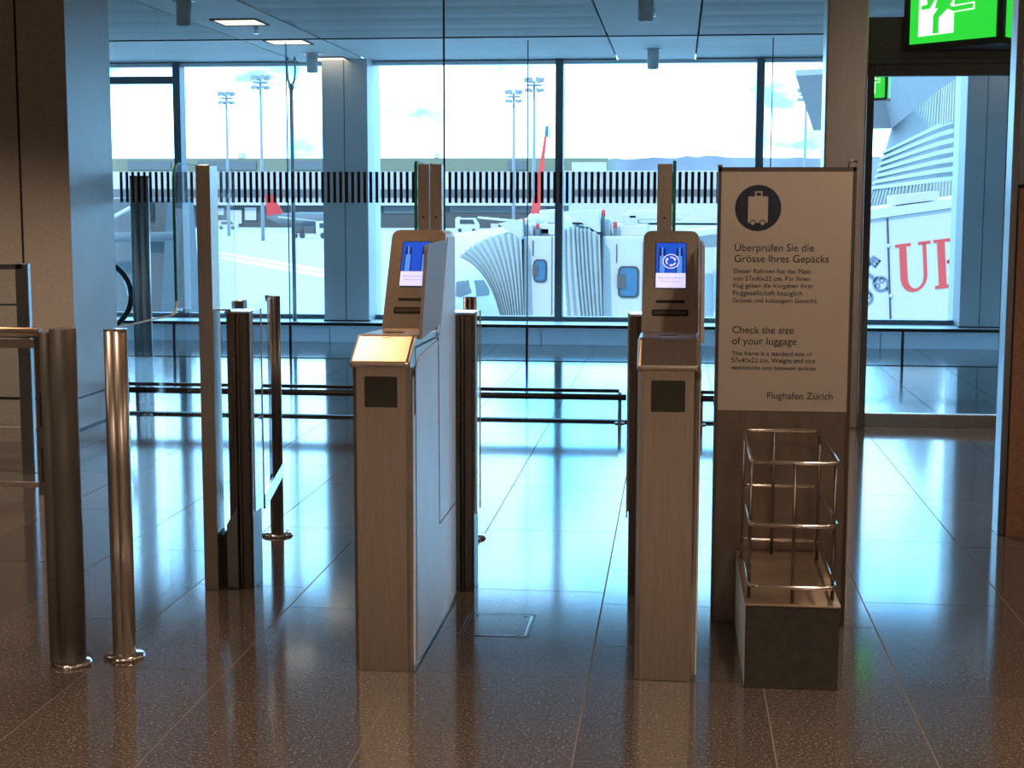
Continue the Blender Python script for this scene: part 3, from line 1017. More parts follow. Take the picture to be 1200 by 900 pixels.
SCR_DKBLUE = mat('screen_dark_blue', (0.01, 0.01, 0.05), 0.3, var=0.1, emit=(0.006, 0.02, 0.14), estr=1.0)
kiosk(-0.922, 'left brown steel kiosk with brightly lit golden ledge and blue screen', False)
kiosk(-0.022, 'right brown steel kiosk beside the luggage sign, round arrow symbol on its screen', True)

# floor hatch between the kiosks
t = thing('floor_hatch', 'square steel framed hatch set in the floor between the kiosks', 'hatch', (-0.617, 5.258, 0))
b = MB()
x0, x1, ya, yb_ = -0.742, -0.494, 5.112, 5.406
for i_ in (0, 0.012):
    w2 = 0.0045
    a0, a1, c0, c1 = x0 + i_, x1 - i_, ya + i_, yb_ - i_
    b.m(1 if i_ else 0)
    b.box(a0, a1, c0, c0 + w2, 0, 0.0012); b.box(a0, a1, c1 - w2, c1, 0, 0.0012)
    b.box(a0, a0 + w2, c0, c1, 0, 0.0012); b.box(a1 - w2, a1, c0, c1, 0, 0.0012)
b.build('rim', [BLACK, CHROME], t)
for x in (x0 + .035, x1 - .035):
    for y in (ya + .03, yb_ - .03):
        b = MB(); b.cyl((x, y, 0.0005), (x, y, 0.002), 0.005, seg=12); b.build('screw', BLACK, t)

# ================================================================== LUGGAGE SIGN
SX0, SX1, SYF, STZ = 0.139, 0.608, 5.39, 1.617
t = thing('luggage_sign', 'tall upright sign board with beige notice about luggage size', 'sign', (0.373, SYF, 0))
b = MB(); b.box(SX0, SX1, SYF, SYF + 0.055, 0, STZ); pan = b.build('panel', SIGNSTEEL, t, bevel=0.002)
b = MB()
b.box(SX0 - .002, SX0 + .010, SYF - .006, SYF + .058, 0, STZ + .004)
b.box(SX1 - .010, SX1 + .002, SYF - .006, SYF + .058, 0, STZ + .004)
b.box(SX0, SX1, SYF - .006, SYF + .058, STZ - .010, STZ + .004)
b.build('edge_frame', STEEL_DK, t)
b = MB(); b.box(SX0 + .010, SX1 - .010, SYF - .004, SYF, 0.770, STZ - .010); pos = b.build('poster', POSTER, t)
PY = SYF - .004
Q = lambda px, py: A(px, py, PY)
for tx, xl, xr, yb, im in (
        ('Überprüfen Sie die', 861, 953.7, 294.3, 0), ('Grösse Ihres Gepäcks', 860.7, 971.3, 307.3, 0),
        ('Dieser Rahmen hat das Mass', 860, 950, 320.3, 1), ('von 57x40x22 cm. Für Ihren', 859.4, 948.7, 329, 1),
        ('Flug gelten die Vorgaben ihrer', 859.3, 953.3, 337.3, 1), ('Fluggesellschaft bezüglich', 859, 940, 346, 1),
        ('Grösse und zulässigem Gewicht.', 859, 958.5, 354.7, 1),
        ('Check the size', 858.3, 930, 390.7, 0), ('of your luggage', 857.7, 933.3, 403.7, 0),
        ('This frame is a standard size of', 857.5, 951.3, 416.9, 1), ('57x40x22 cm. Weight and size', 857, 955.3, 425, 1),
        ('restrictions vary between airlines.', 856.8, 957.5, 433.5, 1), ('Flughafen Zürich', 899, 975.7, 467.7, 2)):
    a_, c_ = Q(xl, yb), Q(xr, yb)
    text('heading' if im == 0 else 'small_print' if im == 1 else 'footer', tx, a_.x, c_.x, (a_.z + c_.z) / 2, PY, INK, pos)
# round suitcase symbol
c3 = Q(888.5, 243.7)
R = 26.3 / F_PX * PY * 1.0
b = MB()
b.m(0).prism([(x, PY - .0012, z) for x, z in arc((c3.x, c3.z), R, 0, 360, 48)[:-1]], (0, .0012, 0))
k = R / 80
bag = lambda pts: [(c3.x + x * k, PY - .0018, c3.z + z * k) for x, z in pts]
b.m(1).prism(bag(rrect(-35, 34, -52, 40, 5)), (0, .0006, 0))
b.prism(bag([(-12, 40), (-12, 58), (14, 58), (14, 40)]), (0, .0006, 0))
b.m(0).prism([V(p) + V((0, -.0005, 0)) for p in bag([(-7, 42), (-7, 53), (9, 53), (9, 42)])], (0, .0005, 0))
for x in (-18, 16):
    b.m(0).prism([V(p) + V((0, -.0005, 0)) for p in bag(arc((x, -52), 11, 0, 360, 18)[:-1])], (0, .0005, 0))
    b.m(1).prism([V(p) + V((0, -.0009, 0)) for p in bag(arc((x, -52), 7.5, 0, 360, 18)[:-1])], (0, .0004, 0))
b.build('suitcase_symbol', [INKBLUE, POSTER], pos)
b = MB()
b.box(0.135, 0.152, 5.40, 5.43, STZ + .004, STZ + .013)
b.build('corner_clip', GREYSTEEL, t)
b = MB(); b.tube([(0.583, 5.40, STZ + .004), (0.585, 5.40, STZ + .022), (0.60, 5.40, STZ + .026), (0.612, 5.41, STZ + .022)], .004); b.build('corner_clip', CHROME, t)

# measuring cage on its box
t = thing('luggage_gauge', 'chrome wire luggage measuring cage on a dark low box before the sign', 'luggage frame', (0.37, 5.0, 0))
b = MB()
b.m(0).box(0.226, 0.512, 4.645, 5.375, 0, 0.262)
bx = b.build('base_box', BOXDARK, t, bevel=0.002)
b = MB(); b.box(0.223, 0.515, 4.64, 5.378, 0.262, 0.268); b.build('worn_top', BOXTOP, bx, bevel=0.001)
b = MB(); b.box(0.2235, 0.226, 4.66, 5.37, 0.004, 0.258); b.build('side_skin', ALU, bx)
rx0, rx1, ry0, ry1 = 0.238, 0.500, 4.665, 5.335
for z in (0.708, 0.512, 0.318):
    b = MB(); b.tube([(x, y, z) for x, y in rrect(rx0, rx1, ry0, ry1, .03, 5)], 0.0065, closed=True, seg=10)
    b.build('ring', CHROME, t)
for x, y in ((rx0, 4.72), ((rx0 + rx1) / 2, ry0 + .004), (rx1 - .004, 4.72), (rx0, 5.26), (0.345, ry1 - .004), (rx1 - .004, 5.26)):
    b = MB(); b.cyl((x, y, 0.268), (x, y, 0.704), 0.0058, seg=12); b.build('upright', STEEL_DK, t)

# ================================================================== EXIT SIGNS
def exit_sign(name, label, a, apex, e, z0, h, bw, group):
    """wedge shaped lit sign: faces a-apex and apex-e (x, y points)"""
    t = thing(name, label, 'exit sign', (apex[0], apex[1], z0), group)
    a, p, e = V((*a, 0)), V((*apex, 0)), V((*e, 0))
    b = MB()
    b.prism([(a.x, a.y, z0 - bw), (p.x, p.y, z0 - bw), (e.x, e.y, z0 - bw)], (0, 0, h + 2 * bw))
    b.build('housing', DARKP, t)
    for (s, q, man) in ((a, p, True), (p, e, False)):
        d = (q - s).normalized()
        n = d.cross(V((0, 0, 1)))
        if n.y > 0:
            n = -n
        ln = (q - s).length
        if man and ln < 0.2:
            man = False
        pt = lambda u, v, k=1: s + d * u + n * (0.004 * k) + V((0, 0, z0 + v))
        m0, m1 = bw * 1.3, ln - bw * 0.9
        b = MB()
        b.m(0).face([pt(m0, 0), pt(m1, 0), pt(m1, h), pt(m0, h)])
        if man:
            W_ = m1 - m0
            f = lambda pts, k: b.face([pt(m0 + u * W_, v * h, k) for u, v in pts])
            b.m(1)
            f([(.105, .105), (.52, .12), (.52, .98), (.105, .98)], 1.5)
            # runner in green over the doorway, outlined where it leaves it
            f([(.48, .415), (.755, .43), (.755, .54), (.50, .52)], 2.0)
            b.m(0)
            f([(.52, .43), (.74, .45), (.74, .52), (.50, .50), (.40, .62), (.33, .56)], 2.5)
            f([(.28, .13), (.35, .13), (.35, .36), (.45, .48), (.38, .58), (.28, .40)], 2.5)
            f([(.30, .50), (.46, .50), (.52, .62), (.52, .85), (.36, .85), (.33, .68)], 2.6)
            f([(.14, .50), (.24, .51), (.28, .60), (.36, .74), (.30, .80), (.20, .66), (.21, .58), (.14, .56)], 2.5)
            f(arc((.50, .94), .075, 0, 360, 20)[:-1], 2.7)
        b.build('lit_face', [GREEN, EXWHITE], t)
    return t


exit_sign('exit_sign', 'large lit green running-man exit sign over the glass door at top right', (1.440, 10.31), (1.955, 9.79), (2.32, 10.30), 2.515, 0.42, 0.040, None)
tt = A(1031, 103, 13.2)
exit_sign('exit_sign', 'small dim green exit sign hanging beyond the door glass at its upper left corner', (tt.x - .13, 13.3), (tt.x + .06, 13.2), (tt.x + .11, 13.35), tt.z - .08, 0.30, 0.02, None)
b = MB(); b.cyl((tt.x + .05, 13.27, tt.z + .2), (tt.x + .05, 13.27, CZ + .03), .012, seg=10)
o = b.build('hanging_rod', GREYSTEEL, [q_ for q_ in bpy.data.objects if q_.name.startswith('exit_sign') and q_.type == 'EMPTY'][-1])

# ================================================================== OUTDOORS
AZ = -4.5
b = MB(); b.box(-900, 900, 17.3, 1400, AZ - 0.5, AZ); struct(b.build('ground_apron', CONC))
b = MB()
for (p, q) in (((255, 296), (405, 322)), ((255, 301), (405, 328))):
    g0 = lambda x, y: V((0, 0, EYE)) + (A(x, y, 1) - V((0, 0, EYE))) * ((AZ - EYE) / (A(x, y, 1).z - EYE))
    a_, c_ = g0(*p), g0(*q)
    s = (c_ - a_).normalized().cross(V((0, 0, 1))) * 0.8
    b.m(0).prism([a_ - s, c_ - s, c_ + s, a_ + s], (0, 0, 0.03))
struct(b.build('ground_marking', LINE))
# wooded hills on the horizon
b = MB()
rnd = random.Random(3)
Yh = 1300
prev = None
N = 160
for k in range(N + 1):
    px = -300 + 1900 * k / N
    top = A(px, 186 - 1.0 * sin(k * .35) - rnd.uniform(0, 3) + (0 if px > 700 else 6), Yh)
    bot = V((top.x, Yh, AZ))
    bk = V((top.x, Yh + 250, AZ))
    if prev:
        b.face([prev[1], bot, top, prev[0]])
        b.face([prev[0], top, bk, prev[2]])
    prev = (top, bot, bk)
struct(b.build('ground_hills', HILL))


def pxbox(b, x0, y0, x1, y1, Y, depth):
    p = A(x0, y1, Y); q = A(x1, y0, Y)
    b.box(p.x, q.x, Y, Y + depth, p.z, q.z)


# far terminal
t = thing('terminal_building', 'long distant terminal with white roof band across the apron', 'building', (-60, 350, AZ))
b = MB(); pxbox(b, 60, 238, 652, 271, 350, 40); b.build('wall', EXTGREY, t)
b = MB(); pxbox(b, 55, 201, 655, 240, 348, 44); b.build('roof_band', WHITE, t)
b = MB(); pxbox(b, 60, 222, 652, 231, 347.8, 0.3); b.build('window_strip', EXTMID, t)
b = MB(); pxbox(b, 527, 242, 640, 249, 349.7, 0.3); pxbox(b, 450, 242, 490, 250, 349.7, .3); b.build('lower_windows', EXTMID, t)
for x0, x1, y0, y1 in ((590, 605, 264, 269), (255, 262, 244, 252), (268, 283, 246, 262), (287, 300, 243, 258), (535, 540, 254, 258), (575, 584, 262, 270)):
    b = MB(); pxbox(b, x0, y0, x1, y1, 349.6, 0.4); b.build('door', WHITE, t)
t = thing('hangar', 'pale green hangar roofline behind the long terminal', 'building', (-60, 460, AZ))
b = MB(); pxbox(b, 40, 185, 712, 260, 460, 60); b.build('wall', EXTGREEN, t)
for x0, x1 in ((595, 617), (232, 300), (340, 380), (150, 200)):
    b = MB(); pxbox(b, x0, 188.5, x1, 199, 459.5, .5); b.build('window_block', EXTMID, t)
for x0, x1 in ((509, 513), (279, 285)):
    b = MB(); pxbox(b, x0, 179, x1, 186, 460, 3); b.build('roof_vent', WHITE, t)
t = thing('white_shed', 'low white building on the far right of the apron behind the jet bridges', 'building', (20, 410, AZ))
b = MB(); pxbox(b, 655, 200, 900, 260, 410, 40); b.build('wall', WHITE, t)
b = MB(); pxbox(b, 655, 222, 900, 230, 409.7, .3); b.build('window_strip', EXTMID, t)
b = MB(); pxbox(b, 670, 190, 710, 203, 409.7, 3); b.build('roof_unit', WHITE, t)

# floodlight masts
def mast(px, ytop, Y, label):
    p = A(px, ytop, Y)
    t = thing('floodlight_mast', label, 'mast', (p.x, Y, AZ), 'floodlight masts on the apron')
    b = MB(); b.cyl((p.x, Y, AZ), (p.x, Y, p.z), 0.30, 0.18, seg=10); b.build('pole', MASTGREY, t)
    b = MB()
    b.tube([(p.x + 1.1 * cos(a), Y + 1.1 * sin(a), p.z - .6) for a in [2 * pi * i / 14 for i in range(14)]], 0.12, closed=True, seg=6)
    b.box(p.x - 1.1, p.x + 1.1, Y - .1, Y + .1, p.z - .7, p.z - .5)
    for k in range(6):
        a = 2 * pi * k / 6
        b.box(p.x + 1.2 * cos(a) - .3, p.x + 1.2 * cos(a) + .3, Y + 1.2 * sin(a) - .25, Y + 1.2 * sin(a) + .25, p.z - .2, p.z + .5)
        b.box(p.x + 1.2 * cos(a) - .25, p.x + 1.2 * cos(a) + .25, Y + 1.2 * sin(a) - .2, Y + 1.2 * sin(a) + .2, p.z - 1.6, p.z - 1.1)
    b.build('lamp_head', MASTGREY, t)


mast(265, 111, 260, 'shorter floodlight mast seen through the second window from left')
mast(305, 92, 230, 'taller floodlight mast seen through the second window from left')
mast(602, 109, 260, 'shorter floodlight mast left of the thin glass joint in the middle window')
mast(626, 95, 230, 'taller floodlight mast close beside the glass joint in the middle window')
mast(945, 107, 260, 'floodlight mast seen in the narrow window left of the steel pillar')

# parked airliner with its tail
t = thing('airliner_tail', 'airliner with tall red tail fin seen edge-on beyond the jet bridges', 'airplane', (-13.9, 150, AZ))
b = MB()
f0 = A(628, 250, 150); f1 = A(637, 146, 150)
rw = f0.x
b.m(0).prism([(f0.x - .5, 150, f0.z), (f0.x + .35, 150, f0.z), (f1.x + .12, 152.4, A(0, 160, 150).z), (f1.x - .12, 152.4, A(0, 160, 150).z)], (-0.35, 4.0, 0.0))
b.m(1).prism([(f1.x - .12, 152.4, A(0, 160, 150).z), (f1.x + .25, 152.4, A(0, 160, 150).z), (f1.x + .25, 152.8, f1.z), (f1.x - .05, 152.8, f1.z)], (0.0, 3.5, 0.0))
b.build('tail_fin', [RED, EXTBLUE], t)
b = MB()
b.loft([[(f0.x + r * cos(2 * pi * i / 20), y, f0.z - 1.6 + dz + r * sin(2 * pi * i / 20)) for i in range(20)] for y, r, dz in ((146, .35, .9), (150, 1.1, .5), (156, 1.9, 0), (175, 1.9, 0), (180, 1.0, -.3))])
b.build('fuselage', WHITE, t)
b = MB()
for s in (-1, 1):
    b.prism([(f0.x + s * .6, 149, f0.z - 1.0), (f0.x + s * 5.5, 147.8, f0.z - .5), (f0.x + s * 5.5, 149.3, f0.z - .5), (f0.x + s * .6, 152.5, f0.z - 1.0)], (0, 0, .18))
b.build('tailplane', WHITE, t)

# airliner nose at the stand
cn = A(512, 350, 51)
t = thing('airliner_nose', 'white airliner nose with cockpit windows beside the left kiosk', 'airplane', (cn.x, 50, AZ))
prof = [(y + 4.0, r * 1.06, d_) for y, r, d_ in [(45.6, .05, -.55), (45.7, .35, -.5), (46.1, .8, -.38), (46.8, 1.25, -.22), (47.8, 1.62, -.08), (49.2, 1.86, 0), (51, 1.97, 0), (75, 1.97, 0)]]
cz = cn.z
nose_pt = lambda y, r, dz, a: V((cn.x + r * cos(a), y, cz + dz + r * sin(a)))
b = MB(); b.loft([[nose_pt(y, r, dz, 2 * pi * i / 36) for i in range(36)] for y, r, dz in prof]); fus = b.build('fuselage', WHITE, t)
def nose_hit(px, py):
    for k in range(900):
        y = 49.6 + k * .01
        p = A(px, py, y)
        for (ya, ra, da), (yb_, rb, db) in zip(prof[:-1], prof[1:]):
            if ya <= y <= yb_:
                q = (y - ya) / (yb_ - ya)
                if math.hypot(p.x - cn.x, p.z - cz - da - (db - da) * q) <= ra + (rb - ra) * q + .03:
                    return p
    return A(px, py, 53)
for quad in (((556, 328.5), (567, 328), (574, 340), (573, 346), (559, 347.5)), ((535, 330), (549, 328), (553, 343), (540, 348), (534, 347)),
             ((512, 331), (530, 330), (530, 348), (512, 348)), ((490, 331), (508, 331), (508, 348), (490, 348))):
    b = MB()
    c_ = (sum(p[0] for p in quad) / len(quad), sum(p[1] for p in quad) / len(quad))
    for i in range(len(quad)):
        p0, p1 = quad[i], quad[(i + 1) % len(quad)]
        for q in range(3):
            f0, f1 = q / 3, (q + 1) / 3
            g_ = lambda p, f: nose_hit(c_[0] + (p[0] - c_[0]) * f, c_[1] + (p[1] - c_[1]) * f)
            if q == 0:
                b.face([g_(p0, 0.0), g_(p0, f1), g_(p1, f1)])
            else:
                b.face([g_(p0, f0), g_(p0, f1), g_(p1, f1), g_(p1, f0)])
    b.build('cockpit_window', EXTMID, fus)


# jet bridges
def jet_bridge(label, Y, hood, top_arc, bot_arc, cab, win, ac, seams, beacons, folds, bow):
    t = thing('jet_bridge', label, 'jet bridge', A(cab[0], 372, Y) * V((1, 1, 0)) + V((0, 0, AZ)) if False else V((A(cab[0], 372, Y).x, Y, AZ)), 'jet bridges at the stands')
    # cab box
    x0, y0, x1, y1 = cab
    b = MB()
    p, q = A(x0, y1, Y), A(x1, y0, Y)
    b.box(p.x, q.x, Y, Y + 3.2, p.z, q.z)
    cabo = b.build('cab', BRIDGE, t, bevel=0.05)
    for (sx, sy0, sy1) in seams:
        b = MB(); pxbox(b, sx, sy0, sx + 1.2, sy1, Y - .03, .04); b.build('seam', EXTDARK, cabo)
    wx0, wy0, wx1, wy1 = win
    pa, pb = A(wx0, wy1, Y - .05), A(wx1, wy0, Y - .05)
    b = MB()
    b.m(0).prism([(x, Y - .04, z) for x, z in rrect(pa.x, pb.x, pa.z, pb.z, .12, 5)], (0, .06, 0))
    w_ = .05
    b.m(1).prism([(x, Y - .06, z) for x, z in rrect(pa.x + w_, pb.x - w_, pa.z + w_, pb.z - w_, .09, 5)], (0, .03, 0))
    wo = b.build('cab_window', [EXTDARK, EXTBLUE], cabo)
    b = MB(); b.box(pa.x - .02, pa.x + (pb.x - pa.x) * .35, Y - .1, Y - .06, pa.z + (pb.z - pa.z) * .3, pa.z + (pb.z - pa.z) * .75); b.build('mirror', EXTGREY, wo)
    # hood
    b = MB(); b.prism([A(x, y, Y - .3) for x, y in hood], (0, 3.4, 0)); b.build('hood', BRIDGE, t)
    # bellows: folded curtain with a roof behind it
    b = MB()
    n = folds * 2
    def lerp(L, k):
        f = k * (len(L) - 1)
        i = min(int(f), len(L) - 2)
        f -= i
        return (L[i][0] + (L[i + 1][0] - L[i][0]) * f, L[i][1] + (L[i + 1][1] - L[i][1]) * f)
    M_ = 8
    grid = []
    for k in range(n + 1):
        d = .18 if k % 2 else 0.0
        tx, ty = lerp(top_arc, k / n)
        bx_, by_ = lerp(bot_arc, k / n)
        ty += 2.6 if k % 2 else 0
        row = []
        for q in range(M_ + 1):
            v = q / M_
            w2 = 4 * v * (1 - v) * (1 - k / n)
            row.append(A(tx + (bx_ - tx) * v + bow[0] * w2, ty + (by_ - ty) * v + bow[1] * w2, Y - .5 + d))
        grid.append(row)
    back = V((0, 2.2, 0))
    for k in range(n):
        for q in range(M_):
            b.face([grid[k][q + 1], grid[k + 1][q + 1], grid[k + 1][q], grid[k][q]])
            b.face([grid[k][q] + back, grid[k + 1][q] + back, grid[k + 1][q + 1] + back, grid[k][q + 1] + back])
        b.face([grid[k][0], grid[k + 1][0], grid[k + 1][0] + back, grid[k][0] + back])
    for q in range(M_):
        b.face([grid[0][q], grid[0][q + 1], grid[0][q + 1] + back, grid[0][q] + back])
    b.build('bellows', BELLOW, t)
    for (ax0, ay0, ax1, ay1, mt_) in ac:
        b = MB(); pxbox(b, ax0, ay0, ax1, ay1, Y + .5, 1.2); b.build('roof_unit', mt_, t, bevel=0.06)
    for bx_, by_ in beacons:
        q = A(bx_, by_, Y + .3)
        b = MB(); b.m(0).lathe((q.x, q.y, q.z - .15), [(.05, 0), (.05, .11), (.03, .16)], 12)
        b.m(1).cyl((q.x, q.y, q.z - .75), (q.x, q.y, q.z - .15), .05, seg=8)
        b.build('beacon', [RED, EXTMID], t)
    return t


jet_bridge('farther jet bridge, its fan-shaped bellows reaching for the white airliner nose', 44,
           [(583, 262), (608, 257), (611, 259), (612, 280), (610, 281)],
           [(537, 301), (545, 293), (556, 285), (570, 278), (584, 274), (598, 272), (611, 278)],
           [(589, 385), (592, 385), (596, 385), (600, 385), (604, 385), (609, 385), (614, 385)],
           (613, 277, 652, 400), (625, 304, 641, 331),
           [(615, 262, 625, 278, BRIDGE), (626, 266, 645, 277, EXTMID), (632, 262, 652, 276, WHITE), (640, 246, 651, 262, WHITE)],
           [(624, 282, 300), (646, 277, 372)], [(613, 256), (630, 262)], 11, (7, -14))
jet_bridge('nearer jet bridge with folded bellows, seen right of the dark window mullion', 38,
           [(660, 248), (697, 246), (701, 247), (703, 272), (700, 272)],
           [(661, 268), (672, 264), (681, 267), (690, 267), (703, 275)],
           [(666, 385), (682, 385), (690, 385), (698, 385), (706, 385)],
           (704, 277, 762, 400), (724, 312, 749, 349),
           [(703, 256, 716, 278, BRIDGE), (716, 262, 760, 278, WHITE), (729, 250, 748, 266, BRIDGE), (735, 246, 800, 258, WHITE)],
           [(706, 277, 372), (722, 286, 308), (752, 283, 372)], [(707, 246), (721, 260)], 8, (-2, 0))
# tunnel of the nearer bridge, continuing to the right
t = thing('bridge_tunnel', 'white inclined jet bridge tunnel seen between right kiosk and sign', 'jet bridge', (3, 40, AZ))
b = MB(); b.prism([A(x, y, 42) for x, y in ((757, 283), (990, 250), (990, 300), (757, 360))], (0, 2.4, 0)); b.build('tunnel_wall', BRIDGE, t)
b = MB(); b.prism([A(x, y, 41.6) for x, y in ((757, 279), (990, 246), (990, 252), (757, 286))], (0, 3.0, 0)); b.build('roof_edge', WHITE, t)
b = MB(); b.prism([A(x, y, 41.75) for x, y in ((815, 290), (836, 290), (836, 420), (822, 420))], (0, .6, 0)); b.prism([A(x, y, 41.55) for x, y in ((836, 290), (842, 290), (842, 420), (836, 420))], (0, .3, 0)); b.build('support_leg', BELLOW, t)

# jet bridge with the bank banner, right behind the door
BY = 28
t = thing('banner_bridge', 'white jet bridge wall with red letters and grey key emblem behind the door', 'jet bridge', (A(1060, 372, BY).x, BY, AZ))
b = MB(); b.prism([A(x, y, BY) for x, y in ((960, 266), (1170, 236.5), (1185, 420), (965, 420))], (0, 3, 0)); wl = b.build('wall', SIDING, t)
b = MB(); b.prism([A(x, y, BY - .08) for x, y in ((960, 254), (1170, 226), (1170, 236), (960, 265.5))], (0, 3.1, 0)); b.build('roof_edge', WHITE, t)
b = MB(); b.prism([A(x, y, BY + .1) for x, y in ((1050, 229), (1100, 224), (1100, 234), (1050, 240))], (0, 1.2, 0)); b.build('roof_unit', BRIDGE, t)
b = MB(); b.prism([A(x, y, BY - .02) for x, y in ((1039, 256), (1041, 255.7), (1045.5, 400), (1043.5, 400))], (0, .03, 0)); b.build('joint', EXTDARK, wl)
for px, py in ((1041, 288), (1044, 346.5)):
    q = A(px, py, BY - .03)
    b = MB(); b.sphere(q, .035); b.build('knob', WHITE, wl)
# letters as cut shapes on the wall, in a frame that follows the tunnel's slope
sl = math.tan(RAD(7.5))
lt = lambda px, py: A(px, py - (px - 1049) * sl * .95, BY - .012)
def letter(name, polys):
    b = MB()
    for po in polys:
        b.prism([lt(x, y) for x, y in po], (0, .012, 0))
    return b.build(name, PINK, wl)
oL = [(1053.5, 290), (1054.8, 322)] + [(1068.8 - 13.6 * cos(RAD(a)) , 329 + 14.5 * sin(RAD(a))) for a in range(0, 181, 15)] + [(1081.5, 290), (1085.2, 290), (1086.6, 331)]
outer = [(1053.6, 288), (1055.2, 325)] + [(1071.8 - 16.2 * cos(RAD(a)), 328 + 17.5 * sin(RAD(a))) for a in range(10, 171, 16)] + [(1086.4, 325), (1085.0, 288), (1080.6, 288), (1082.2, 325)]
inner = [(1073.8 - 9.6 * cos(RAD(a)), 327 + 14 * sin(RAD(a))) for a in range(170, 9, -16)] + [(1063.4, 325), (1062.2, 288)]
b = MB()
NS = 22
lo, li = [], []
for k in range(NS + 1):
    u = k / NS
    if u < .35:
        v = u / .35
        lo.append((1053.6 + 1.6 * v, 289 + 38 * v)); li.append((1062.0 + 1.8 * v, 289 + 38 * v))
    elif u < .75:
        a = RAD((u - .35) / .40 * 180)
        lo.append((1071.0 - 15.8 * cos(a), 327 + 18.0 * sin(a))); li.append((1073.2 - 9.4 * cos(a), 327 + 14.2 * sin(a)))
    else:
        v = (u - .75) / .25
        lo.append((1086.8 - 1.6 * v, 327 - 38 * v)); li.append((1082.6 - 1.6 * v, 327 - 38 * v))
for k in range(NS):
    b.prism([lt(*lo[k]), lt(*lo[k + 1]), lt(*li[k + 1]), lt(*li[k])], (0, .012, 0))
b.prism([lt(*p) for p in ((1049, 287), (1067.5, 287), (1067.5, 290.5), (1049, 290.5))], (0, .012, 0))
b.prism([lt(*p) for p in ((1076, 287), (1090.5, 287), (1090.5, 290.5), (1076, 290.5))], (0, .012, 0))
b.build('letter', PINK, wl)
# letter B: stem, serifs and two bowls
b = MB()
for po in (((1094, 287), (1112, 287), (1112, 290.5), (1094, 290.5)), ((1098, 290), (1107, 290), (1109.4, 341), (1100.4, 341)), ((1096, 341), (1114, 341), (1114, 345), (1096, 345))):
    b.prism([lt(*p) for p in po], (0, .012, 0))
for cy, ry in ((301.5, 14.5), (329, 16)):
    oo = [(1110 + 16 * sin(RAD(a)), cy - ry * cos(RAD(a))) for a in range(0, 181, 15)]
    ii = [(1110 + 8 * sin(RAD(a)), cy - (ry - 3.5) * cos(RAD(a))) for a in range(0, 181, 15)]
    for k in range(len(oo) - 1):
        b.prism([lt(*oo[k]), lt(*oo[k + 1]), lt(*ii[k + 1]), lt(*ii[k])], (0, .012, 0))
b.build('letter', PINK, wl)
# crossed keys emblem
b = MB()
def key(cx, cy, ang, ln):
    ca, sa = cos(RAD(ang)), sin(RAD(ang))
    k2 = lambda u, v: A(cx + u * ca - v * sa, cy + u * sa + v * ca, BY - .014)
    def quad(u0, u1, v0, v1):
        b.prism([k2(u0, v0), k2(u1, v0), k2(u1, v1), k2(u0, v1)], (0, .012, 0))
    quad(-ln * .5, ln * .62, -2.2, 2.2)                       # shaft
    for u in (.36, .48, .60):                                  # bit
        quad(ln * u - 1.6, ln * u + 1.2, 1.7, 9)
    quad(ln * .34, ln * .64, 7, 9)
    quad(-ln * .54, -ln * .48, -5, 5)                          # collar
    c0 = -ln * .5 - 9
    for (cc, rr, w2) in (((c0, 0), 9.5, 3.2), ((c0 + 2, -4), 3.4, 1.8), ((c0 + 2, 4), 3.4, 1.8)):
        o_ = arc(cc, rr, 0, 360, 20); i_ = arc(cc, rr - w2, 0, 360, 20)
        for q in range(20):
            b.prism([k2(*o_[q]), k2(*o_[q + 1]), k2(*i_[q + 1]), k2(*i_[q])], (0, .012, 0))
    b.prism([k2(*p) for p in arc((c0 - 10, 0), 2.4, 0, 360, 10)[:-1]], (0, .012, 0))
key(1012, 317, -52, 34)
key(1012, 317, 218, 34)
key(1012, 323, -95, 34)
b.build('key_emblem', KEYGREY, wl)

# grey bridge cabin close outside on the left
t = thing('bridge_cabin', 'grey-blue jet bridge cabin with leaning side panel outside the leftmost window', 'jet bridge', (A(150, 372, 24).x, 24, AZ))
b = MB(); b.prism([A(x, y, 24) for x, y in ((60, 236), (158, 232), (172, 420), (60, 420))], (0, 3, 0)); b.build('cabin_wall', EXTMID, t)
b = MB(); b.prism([A(x, y, 23.6) for x, y in ((158, 236), (196, 236), (193, 285), (186, 420), (160, 420))], (0, .8, 0)); sp = b.build('leaning_panel', EXTGREY, t)
b = MB(); b.prism([A(x, y, 23.57) for x, y in ((175, 238), (180, 238), (180, 260), (176, 260))], (0, .03, 0)); b.build('slit_window', BLACK, sp)
b = MB(); b.cyl(A(60, 279, 23.4), A(207, 277, 23.4), .075, seg=14); b.build('cross_tube', EXTMID, t)
b = MB(); b.cyl(A(134, 254, 23.5), A(160, 240, 23.5), .035, seg=8); b.build('stay', WHITE, t)

# curved dock building
t = thing('dock_building', 'curved dock building with white louvre bands behind the glass door', 'building', (17, 90, AZ))
pr = [(1118, 90), (1100, 97), (1080, 110), (1060, 128), (1042, 150)]
def rowpt(i, yr, yl, dx=0):
    """point on a band line: its image height runs from yr at the right to yl at the left"""
    px, Y = pr[i]
    q = A(px + dx * i / 4, 239, Y)
    k = 90.0 / Y
    z = EYE + (239 - yr) / F_PX * 90
    return V((q.x, Y, z))
def strip(b, y_hi, y_lo, dx_hi, dx_lo, off=0.0, thick=.5):
    for i in range(4):
        p = [rowpt(i, y_hi, 0, dx_hi), rowpt(i + 1, y_hi, 0, dx_hi), rowpt(i + 1, y_lo, 0, dx_lo), rowpt(i, y_lo, 0, dx_lo)]
        p = [v - V((0, off, 0)) for v in p]
        b.prism(p, (0.25, thick, 0))
b = MB()
for q in range(15):
    strip(b, 100 + q * 9.667, 100 + (q + 1) * 9.667, -24 * q / 15, -24 * (q + 1) / 15)
b.build('glazing', DOCKGLASS, t)
b = MB()
N = 26
